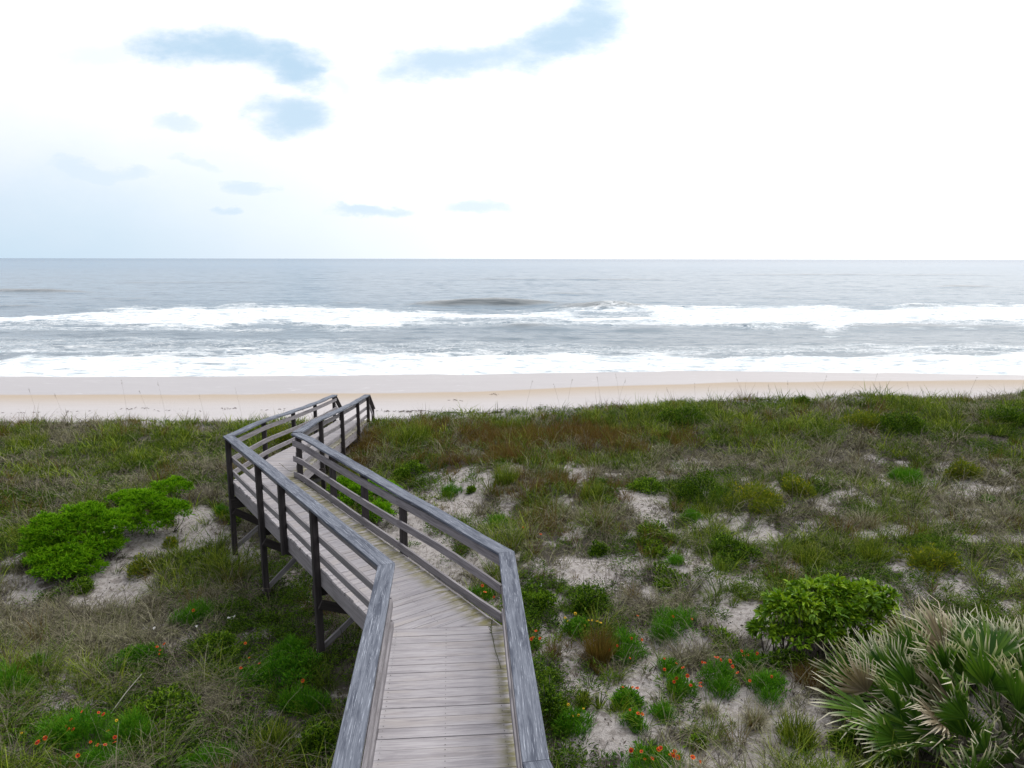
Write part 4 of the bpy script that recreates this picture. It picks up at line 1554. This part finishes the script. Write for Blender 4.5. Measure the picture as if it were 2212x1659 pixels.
# ---- larger shrubs, from several lobes
def shrub(name, lobes, label, mat, L, Wd, per, stems_n, upb=.25, twigs=0):
    base = on_ground(lobes[0][0], lobes[0][4])
    root = empty(name, base)
    tag(root, label, 'shrub')
    fo, st = PB(), PB()
    for px, py, rx, ry, grow in lobes:
        y = base[1] if grow is None else on_ground(px, grow)[1]
        d = ray(px, py)
        c = CAM + d * (y / d[1])
        k = np.linalg.norm(c - CAM) / FL
        r, h = rx * k, ry * k
        PLANTED.append((c[0], y, r * .8))
        n = int(per * r * (r + h))
        D = R.normal(0, 1, (n, 3))
        D /= np.linalg.norm(D, axis=1, keepdims=True)
        D[:, 2] = np.abs(D[:, 2]) - .12
        s = (.62 + .38 * R.random(n) ** .5) * (.6 + .62 * vnoise(D[:, 0] * 3.1 + px, D[:, 2] * 3.1 + D[:, 1] * 2.3, 7))
        c2 = c + D * s[:, None] * [r, r * .85, h]
        c2[:, 2] = np.maximum(c2[:, 2], ground_z(c2[:, 0], c2[:, 1]) + .03)
        # rosettes: several leaves from each twig end
        q_ = 6
        tw = np.repeat(np.arange(n), q_)
        dd = D[tw] * .7 + R.normal(0, .75, (n * q_, 3)) + [0, 0, upb]
        dd /= np.linalg.norm(dd, axis=1, keepdims=True)
        tone = np.clip(R.beta(2, 2, n)[tw] * .65 + R.random(n * q_) * .35 + .12 * D[tw][:, 2], 0, 1)  # leaf tone lifted towards lobe tops, light from above put into the colour
        fo.add(leaves(c2[tw] + dd * L * .15, dd, R.uniform(.7, 1.25, n * q_) * L, R.uniform(.75, 1.2, n * q_) * Wd, .3), tone)
        for j in range(stems_n):
            e = c2[int(R.integers(n))]
            g0 = np.array([c[0], y, float(ground_z(c[0], y)) - .05])
            if j == 0:
                rb = np.array([base[0], base[1], base[2] - .04])
                st.add(tube([rb, (rb + g0) / 2 + [0, 0, .01], g0 + [0, 0, .02]], .012, .01), .3)
            mid = (g0 + e) / 2 + R.normal(0, .05, 3)
            st.add(tube([g0, mid, e], .011, .003), R.random())
        for j in range(twigs):
            D1 = np.array([R.normal(0, .5), R.normal(0, .4), 1])
            D1 /= np.linalg.norm(D1)
            s0 = c + D1 * [r, r, h] * .7
            e = c + D1 * [r, r, h] * R.uniform(1.15, 1.45)
            g0 = np.array([c[0], y, float(ground_z(c[0], y)) - .05])
            st.add(tube([g0, (g0 + s0) / 2, s0, (s0 + e) / 2 + R.normal(0, .02, 3), e], .007, .0015, 3), .3)
    o = fo.build('foliage', [mat], None, base)
    o.parent = root
    o.location = (0, 0, 0)
    o = st.build('branches', [M_TWIG], None, base)
    o.parent = root
    o.location = (0, 0, 0)
    return root


shrub('broadleaf_shrub', [(1785, 1322, 40, 30, 1408), (1850, 1290, 44, 30, 1388), (1700, 1312, 44, 26, 1402), (1752, 1280, 40, 22, 1388), (1893, 1318, 34, 28, 1396), (1868, 1352, 38, 24, 1408), (1676, 1330, 34, 20, 1404), (1735, 1312, 34, 26, 1412), (1800, 1275, 36, 20, 1385), (1822, 1330, 34, 24, 1412), (1905, 1290, 24, 18, 1390), (1655, 1362, 34, 18, 1406), (1775, 1362, 40, 20, 1420), (1720, 1372, 44, 20, 1416), (1838, 1384, 40, 16, 1418)],
      'tall yellow green shrub with broad glossy leaves standing left of the palmetto', M_SHRUB, .098, .042, 430, 5, twigs=1)
shrub('lime_bush', [(108, 1152, 42, 34, 1212), (182, 1128, 46, 34, 1188), (238, 1148, 36, 32, 1195), (150, 1186, 50, 28, 1222), (118, 1232, 46, 15, 1250), (182, 1230, 34, 13, 1246), (84, 1186, 28, 24, 1224), (212, 1188, 34, 24, 1216), (140, 1140, 36, 26, 1200), (150, 1210, 46, 18, 1238), (104, 1206, 36, 18, 1236), (268, 1124, 34, 26, 1168), (232, 1176, 30, 20, 1206)],
      'larger lime green bush spreading on sand left of the walkway', M_LIME, .085, .018, 900, 2, upb=.95)
shrub('lime_bush', [(312, 1092, 46, 28, 1142), (370, 1108, 36, 28, 1148), (372, 1056, 38, 20, 1088), (272, 1078, 32, 14, 1100), (330, 1132, 36, 16, 1156), (280, 1118, 28, 18, 1148)],
      'smaller lime green bush touching the upper right of the larger one', M_LIME, .085, .018, 900, 2, upb=.95)
shrub('lime_bush', [(790, 1078, 50, 40, 1122), (745, 1060, 30, 28, 1095), (838, 1062, 34, 24, 1100), (815, 1110, 34, 26, 1138)],
      'lime green bush growing close behind the right railing of the boardwalk', M_LIME, .085, .018, 900, 2, upb=.95)


# ---- saw palmetto
def frond(k):
    rr = random.Random(100 + k)
    dead = k in (2, 9)
    pb = PB()
    n = rr.randint(22, 28)
    span = rad(rr.uniform(30, 78))
    fan = rr.uniform(.50, .68)
    for i in range(n):
        f = i / (n - 1) * 2 - 1
        a = f * span
        L = fan * (1 - .22 * abs(f) ** 1.5) * rr.uniform(.82, 1.12)
        w = .028 * rr.uniform(.85, 1.2)
        cup = .10 + .16 * f * f
        drp = rr.uniform(.02, .2) * (1.6 if dead else 1)
        d = np.array([math.sin(a), math.cos(a), 0])
        s = np.array([math.cos(a), -math.sin(a), 0])
        u = np.array([0, 0, 1.0])
        tw = rr.uniform(-.5, .5) + (.5 if i % 2 else -.5) * .5
        s2 = s * math.cos(tw) + u * math.sin(tw)
        K = 6
        V, T = [], []
        for j in range(K + 1):
            t = j / K
            p = d * L * t + u * (cup * L * t - drp * t ** 3 * (1.2 if rr.random() < .2 else .6))
            ww = w * (min(1, .25 + t * 2.6) if t < .3 else 1 - ((t - .3) / .7) ** 2.4) * .5 + .0008
            V += [p - s2 * ww, p - u * ww * .25, p + s2 * ww]
            T += [t * rr.uniform(.97, 1.03)] * 3
        F = []
        for j in range(K):
            for c in range(2):
                b_ = j * 3 + c
                F.append((b_, b_ + 1, b_ + 4, b_ + 3))
        pb.add((np.array(V), np.array(F), np.array(T), None), min(1, max(0, rr.gauss(.45, .2))))
    pl = rr.uniform(.5, .8)
    pb.add(tube([(0, 0, 0), (0, -pl * .5, -.05), (0, -pl, -.2)], .0075, .011, 5), .7)
    return pb, (M_PALMD if dead else M_PALM)


PV = [frond(k) for k in range(11)]
PM = {}
RP = np.random.default_rng(21)
pc = on_ground(2146, 1598)
palm = empty('saw_palmetto', pc)
PLANTED.append((pc[0], pc[1], 1.75))
tag(palm, 'big saw palmetto clump with pale tipped fan fronds on the right', 'palmetto')
for i in range(100):
    k = int(RP.integers(11))
    ga = i * 2.39996
    # fan directions spread over a dome, most of them where the clump shows its crown
    outer = i < 68
    q_ = (i + .5) / 68 if outer else (i - 67.5) / 32
    az = ga + RP.uniform(-.15, .15)
    el = math.asin(min(1, .03 + .95 * q_ ** 1.12))
    D = Vector((math.cos(az) * math.cos(el), math.sin(az) * math.cos(el), math.sin(el)))
    s = RP.uniform(.86, 1.02) if outer else RP.uniform(.45, .7)
    hub = Vector((D.x * 1.5 * s, D.y * 1.35 * s, max(D.z * .88 * s, .12)))
    gz = float(ground_z(pc[0] + hub.x, pc[1] + hub.y)) - pc[2]
    hub.z = max(hub.z, gz + .16)
    ax = (D + Vector((-.32, .05, .34)) + Vector(RP.normal(0, .38, 3))).normalized()
    nrm = Vector((0, 0, .6)) + D * .35 + Vector((RP.normal(0, .8), RP.normal(0, .8), 0))
    x_ = ax.cross(nrm).normalized()
    z_ = x_.cross(ax).normalized()
    if k not in PM:
        pb, mt = PV[k]
        o = pb.build('frond', [mt], palm)
        PM[k] = o.data
    else:
        o = bpy.data.objects.new('frond', PM[k])
        COL.objects.link(o)
        o.parent = palm
    sc_ = RP.uniform(.85, 1.25)
    o.matrix_local = Matrix.Translation(hub) @ Matrix((x_, ax, z_)).transposed().to_4x4() @ Matrix.Diagonal((sc_, sc_, sc_, 1))

# ---- sea oats standing up against the beach
M_OAT = leafmat('sea_oat_stalk', [(0, (.2, .17, .14)), (1, (.32, .29, .25))], None, .6, .1, .9, .1)
GO = 'sea oat stalks on the dune crest'
OAT = [(62, 838), (75, 905 - 60), (118, 850), (176, 846), (262, 820), (300, 842), (318, 846), (340, 822), (372, 818), (430, 850), (508, 838), (560, 850),
       (1150, 822), (1176, 836), (1196, 828), (1236, 818), (1262, 826), (1290, 812), (1318, 822), (1330, 806), (1352, 816), (1422, 830), (1440, 838), (1466, 830), (1500, 828), (1532, 834), (1560, 826), (1592, 818),
       (1632, 816), (1660, 830), (1702, 820), (1724, 812), (1786, 810), (1822, 824), (1895, 806), (1900, 826), (1938, 812), (1960, 826), (2050, 824), (2110, 814)]
for i, (px, top) in enumerate([o_ for k_, o_ in enumerate(OAT) if k_ % 5 not in (1, 3)]):
    dpt = 22.0 + R.uniform(-.6, .8)
    d = ray(px, top)
    tip = CAM + d * (dpt / d[1])
    tip[2] = max(tip[2], float(ground_z(tip[0], tip[1])) + .45)
    lean = R.uniform(.05, .30) * (1 if px < 1000 else R.choice([-1, 1]))
    gx, gy = tip[0] + lean, dpt + R.uniform(-.1, .1)
    b = np.array([gx, gy, float(ground_z(gx, gy)) - .03])
    mid = b * .45 + tip * .55 + [lean * .22, 0, .02]
    pb = PB()
    pb.add(tube([b, b * .72 + mid * .28, mid, mid * .4 + tip * .6, tip], .0032, .0015, 3), .5)
    n = int(R.integers(5, 16))
    s = R.uniform(0, .16, n)
    hd = tip - np.outer(s, (tip - mid) / np.linalg.norm(tip - mid))
    dd = R.normal(0, .6, (n, 3)) + [-.5 * np.sign(lean), 0, -.2]
    dd /= np.linalg.norm(dd, axis=1, keepdims=True)
    pb.add(leaves(hd, dd, R.uniform(.02, .04, n), .009), R.random(n))
    tag(pb.build('sea_oat', [M_OAT], None, b), 'thin sea oat stalk rising from the dune crest against the pale beach', 'sea oat', GO)


# ---- bare dead twigs
def bare_twig(px, py, h, label, spread=.5, n=9):
    b = on_ground(px, py)
    pb = PB()
    for k in range(n):
        a = R.uniform(0, 6.283)
        D = np.array([math.cos(a) * spread, math.sin(a) * spread, 1.0])
        p = [b + [0, 0, -.03]]
        L = h * R.uniform(.5, 1.0)
        for j in range(4):
            D = D + R.normal(0, .22, 3)
            D[2] = abs(D[2])
            D /= np.linalg.norm(D)
            p.append(p[-1] + D * L / 4)
            if j > 0:
                for _ in range(2):
                    d2 = D + R.normal(0, .6, 3)
                    d2 /= np.linalg.norm(d2)
                    e = p[-1] + d2 * L * R.uniform(.15, .4)
                    pb.add(tube([p[-1], (p[-1] + e) / 2 + R.normal(0, .01, 3), e], .003, .0012, 3), R.random())
        pb.add(tube(p, .006, .002, 4), R.random())
    tag(pb.build('bare_twigs', [M_TWIG], None, b), label, 'dead bush')


bare_twig(1975, 1330, .62, 'bare dead bush between the broadleaf shrub and the top of the palmetto')
bare_twig(2120, 1290, .7, 'leafless dark bush above the palmetto near the right picture edge')
bare_twig(1690, 1305, .42, 'bare twigs at the upper left of the broadleaf shrub')
bare_twig(1600, 1440, .5, 'bare grey twigs between the red flowers and the broadleaf shrub', .9)
bare_twig(1180, 1450, .35, 'dead upright stems beside the near right handrail', .3, 6)
bare_twig(1400, 1625, .4, 'dead dark stems on the sand above the bottom flower mound', .3, 6)
bare_twig(1330, 1260, .3, 'low grey dead bush at the edge of the white sand patch', 1.3, 14)
bare_twig(1500, 1270, .3, 'low dead bush on the grey litter of the central slope', 1.3, 14)
bare_twig(1560, 1660, .35, 'dead twigs at the lower picture edge left of the palmetto', .5, 8)

# ---- pale leaning stalk in the left grass
b, e = on_ground(236, 1546), None
d = ray(306, 1456)
e = CAM + d * ((b[1] + .25) / d[1])
pb = PB()
pb.add(tube([b, (b * .5 + e * .5) + [0, 0, .02], e], .008, .004, 5), .9)
M_PALE = leafmat('pale_stalk', [(0, (.4, .37, .32)), (1, (.55, .52, .46))], None, .6, 0, .8, .2)
tag(pb.build('dry_stalk', [M_PALE], None, b), 'long pale dry stalk leaning over the left grass', 'stalk')

# ---- white litter scraps
for px, py, s, lab in ((501, 1342, .10, 'crumpled white scrap lying furthest right below the walkway'), (424, 1361, .085, 'curled white scrap just below the feathery green bush'), (334, 1364, .05, 'smallest white scrap in dry grass left of the other scraps'), (1168, 1271, .05, 'small white scrap on the ground beyond the right railing corner')):
    b = on_ground(px, py)
    gx, gy = np.meshgrid(np.linspace(-1, 1, 7), np.linspace(-1, 1, 5))
    gz = .5 * np.sin(gx * 2.1 + px) + .3 * np.cos(gy * 3 + px) + R.normal(0, .12, gx.shape)
    s *= .7
    V = np.stack([gx * s * (1 - .4 * gy * gy), gy * s * .6 * (1 - .5 * gx * gx), gz * s * .5 + .05 + s * .3], -1).reshape(-1, 3)
    o = mesh_np('litter_scrap', V, grid_faces(7, 5), m_scrap, smooth=True)
    o.location = b
    o.rotation_euler = (0, 0, R.uniform(0, 3))
    tag(o, lab, 'litter')


# ---- vines on the deck
def vine(pts, zoff, r, v, label):
    P_ = []
    for px, py in pts:
        p = at(px, py, ZC - RAILH + .01)
        p = at(px, py, deck_z(p[0], p[1]) + zoff)
        P_.append(p)
    P_ = np.array(P_)
    t = np.linspace(0, len(P_) - 1, len(P_) * 4)
    Q_ = np.stack([np.interp(t, np.arange(len(P_)), P_[:, k]) for k in range(3)], 1)
    Q_[1:-1] = (Q_[:-2] + Q_[1:-1] + Q_[2:]) / 3
    pb = PB()
    pb.add(tube(Q_, r, r * .6, 5), v)
    n = 6
    c = Q_[R.integers(0, len(Q_), n)]
    dd = R.normal(0, 1, (n, 3)) * [1, 1, .3] + [0, 0, .3]
    dd /= np.linalg.norm(dd, axis=1, keepdims=True)
    pb.add(leaves(c, dd, .04, .014), .2)
    tag(pb.build('vine', [M_VINE], None, tuple(Q_[0])), label, 'vine')


M_VINE = leafmat('vine_stem', [(0, (.045, .06, .02)), (1, (.16, .15, .07))], None, .6, .1, .8, .2)
vine([(1063, 1338), (1061, 1352), (1062, 1368), (1066, 1386), (1069, 1402), (1075, 1420), (1082, 1444)], .012, .005, .15, 'dark vine runner lying along the right edge of the near deck')
vine([(606, 1002), (622, 1016), (640, 1022), (652, 1016), (648, 1030), (655, 1036)], .012, .004, .5, 'thin vine curled over the far deck behind the railing corner')

# ---- strips of dried seaweed and drift on the beach
pb = PB()
for (x0, y0, x1, y1, n) in ((820, 888, 1010, 893, 90), (1010, 894, 1090, 891, 60), (860, 889, 920, 887, 50), (260, 884, 330, 882, 20), (480, 883, 515, 882, 20), (1060, 852, 1075, 852, 12), (970, 864, 1000, 866, 12), (300, 887, 700, 884, 26), (1400, 868, 1900, 862, 26), (0, 893, 200, 888, 20)):
    t = R.random(n)
    for k in range(n):
        p = on_ground(x0 + (x1 - x0) * t[k] + R.normal(0, 3), y0 + (y1 - y0) * t[k] + R.normal(0, .8))
        D = np.array([R.normal(0, 1), R.normal(0, .4), R.uniform(.0, .2)])
        D /= np.linalg.norm(D)
        pb.add(leaves(p[None, :] + [0, 0, .012], D[None, :], R.uniform(.06, .2), R.uniform(.012, .03)), R.random(1))
tag(pb.build('seaweed_wrack', [m_wrack]), 'dark strips of dried seaweed lying along the beach', 'seaweed', kind='stuff')

# tufts of grass
tx, ty, tz = scatter(33000)
tpx, tpy, _ = project(tx, ty, tz)
bare = bare_at(tx, ty, tpx, tpy)
bare = np.where(ty > 22.6, np.maximum(bare, sstep(0, 2.2, ty - 22.9 + (fbm(tx * .5, ty * .5, 7, 2) - .5) * 2)), bare)
bare = np.maximum(bare, under_walk(tx, ty) * np.where(ty > 19, 1, .55))
for x_, y_, r_ in PLANTED:
    q_ = np.hypot(tx - x_, ty - y_) / max(r_, .05)
    bare = np.maximum(bare, .93 * (1 - sstep(.75, 1.05, q_)))
patchy = fbm(tx * .75, ty * .75, 111, 3)
keep = R.random(len(tx)) < (1 - bare * .95) * np.clip(.75 + 1.3 * (patchy - .35), .45, 1)
tx, ty, tz, tpx, tpy, bare = (a[keep] for a in (tx, ty, tz, tpx, tpy, bare))
nz1, nz2, nz3, nz4 = (fbm(tx * f_, ty * f_, s_, 3) for f_, s_ in ((.8, 121), (.9, 131), (1.1, 141), (1.0, 151)))
sc = np.stack([.35 + blobs(tpx, tpy, DRYF) * .5 + (nz1 - .5) * 1.9, .36 + blobs(tpx, tpy, GREENF) * .62 + (nz2 - .5) * 1.9,
               .04 + blobs(tpx, tpy, REDF) * .8 + (nz3 - .5) * 1.3, .30 + blobs(tpx, tpy, LUSHF) * .75 + (nz4 - .5) * 1.7], 1)
sc += R.normal(0, .22, sc.shape)
kind = sc.argmax(1)


def grass(sel, name, mat, label, nb, ln, lean, curl, wd, spread, twist=1.2, vbase=None):
    X, Y, Z, B = tx[sel], ty[sel], tz[sel], bare[sel]
    n = len(X)
    dist = np.hypot(X, Y)
    sizef = np.clip(R.lognormal(-.12, .45, n), .35, 2.2) * (1 - .35 * B) 
    cnt = np.maximum(5, (R.integers(nb[0], nb[1], n) * np.clip(13 / dist, .62, 1.25) * (1 - .4 * B)).astype(int))
    idx = np.repeat(np.arange(n), cnt)
    m = len(idx)
    r, a = spread * np.sqrt(R.random(m)) * sizef[idx], R.uniform(0, 2 * math.pi, m)
    bx, by = X[idx] + r * np.cos(a), Y[idx] + r * np.sin(a)
    base = np.stack([bx, by, ground_z(bx, by) - .01], 1)
    # a light sea breeze from the left leans everything a little
    az = a + R.normal(0, .7, m)
    L = R.uniform(ln[0], ln[1], m) * sizef[idx]
    W_ = R.uniform(wd[0], wd[1], m) * np.clip(dist[idx] / 13, .75, 1.7)
    tone = np.clip(R.beta(1.1, 1.1, n)[idx] * .62 + R.random(m) * .38, 0, 1)
    near_ = dist[idx] < 11.5
    pb = PB()
    for s_, K in ((near_, 4), (~near_, 2)):
        if s_.any():
            pb.add(blades(base[s_], az[s_], R.uniform(lean[0], lean[1], s_.sum()), R.uniform(curl[0], curl[1], s_.sum()), L[s_], W_[s_], K, twist), tone[s_])
    return tag(pb.build(name, [mat]), label, 'grass', kind='stuff')


grass(kind == 0, 'dry_dune_grass', M_DRY, 'dry tan and grey dune grass bent over in tufts', (20, 36), (.18, .48), (.12, 1.1), (.7, 2.0), (.007, .0125), .075)
grass(kind == 1, 'green_dune_grass', M_GREEN, 'yellowish green dune grass growing over the ridge', (24, 38), (.15, .40), (.05, .9), (.3, 1.4), (.008, .0145), .085)
grass(kind == 2, 'brown_dune_grass', M_BROWN, 'fine reddish brown grass on the dune behind the boardwalk', (28, 46), (.2, .46), (.02, .7), (.1, .9), (.005, .009), .09)
# low weeds
sel = kind == 3
X, Y, Bw = tx[sel], ty[sel], bare[sel]
idx = np.repeat(np.arange(len(X)), R.integers(50, 95, len(X)))
m = len(idx)
sz = R.uniform(.10, .24, len(X))
r = sz[idx] * np.sqrt(R.random(m))
a = R.uniform(0, 6.283, m)
bx, by = X[idx] + r * np.cos(a), Y[idx] + r * np.sin(a)
hz_ = R.random(m) * sz[idx] * .9 * np.sqrt(np.clip(1.1 - (r / sz[idx]) ** 2, 0, 1))
d = np.stack([np.cos(a), np.sin(a), R.uniform(.1, 1.2, m)], 1) + R.normal(0, .35, (m, 3))
d /= np.linalg.norm(d, axis=1, keepdims=True)
pb = PB()
pb.add(leaves(np.stack([bx, by, ground_z(bx, by) + hz_], 1), d, R.uniform(.03, .07, m), R.uniform(.007, .014, m)), np.clip(R.random(len(X))[idx] * .6 + R.random(m) * .4, 0, 1))
tag(pb.build('low_weeds', [M_LUSH]), 'dark green low weeds covering the ground between the grass tufts', 'weeds', kind='stuff')
# short undergrowth between the tufts, colour darkened to stand in for shaded hollows
ux, uy, uz = scatter(29500, 4.6, 24.5)
upx, upy, _ = project(ux, uy, uz)
ub = bare_at(ux, uy, upx, upy)
k_ = R.random(len(ux)) < (1 - ub) ** 1.5
ux, uy = ux[k_], uy[k_]
idx = np.repeat(np.arange(len(ux)), 9)
m = len(idx)
bx, by = ux[idx] + R.normal(0, .07, m), uy[idx] + R.normal(0, .07, m)
pb = PB()
pb.add(blades(np.stack([bx, by, ground_z(bx, by) - .01], 1), R.uniform(0, 6.283, m), R.uniform(.2, 1.1, m), R.uniform(.2, 1.0, m), R.uniform(.06, .2, m), R.uniform(.005, .011, m), 2, 1.4), np.clip(R.random(len(ux))[idx] * .6 + R.random(m) * .4, 0, 1))
M_UNDERG = leafmat('short_undergrowth', [(0, (.012, .010, .006)), (.4, (.034, .028, .017)), (.7, (.026, .04, .006)), (1, (.055, .085, .011))], None, .6, .2)
tag(pb.build('short_undergrowth', [M_UNDERG]), 'short dull undergrowth filling the ground between taller tufts', 'undergrowth', kind='stuff')
# dead leaves, stalks and broken grass lying on the sand
lx, ly, lz = scatter(105000, 4.6, 23.5)
lpx, lpy, _ = project(lx, ly, lz)
lb = bare_at(lx, ly, lpx, lpy)
clump = fbm(lx * 2.2, ly * 2.2, 171, 3)
keep = R.random(len(lx)) < np.clip((clump - .31) * 3.2, 0, 1) * np.where(lb > .55, .95, .9)
lx, ly, lz, lb = lx[keep], ly[keep], lz[keep], lb[keep]
m = len(lx)
pb = PB()
h = m // 2
pb.add(blades(np.stack([lx, ly, lz + .012], 1)[:h], R.uniform(0, 6.283, h), R.uniform(1.15, 1.5, h), R.uniform(-.3, .5, h), R.uniform(.05, .22, h), R.uniform(.004, .009, h), 2, 1.3), R.random(h))
d = R.normal(0, 1, (m - h, 3)) * [1, 1, .35]
d /= np.linalg.norm(d, axis=1, keepdims=True)
pb.add(leaves(np.stack([lx, ly, lz + .015], 1)[h:], d, R.uniform(.025, .06, m - h), R.uniform(.012, .026, m - h)), R.random(m - h))
tag(pb.build('dead_plant_litter', [M_LITTER]), 'grey brown dead leaves and broken stalks lying on the sand', 'plant litter', kind='stuff')
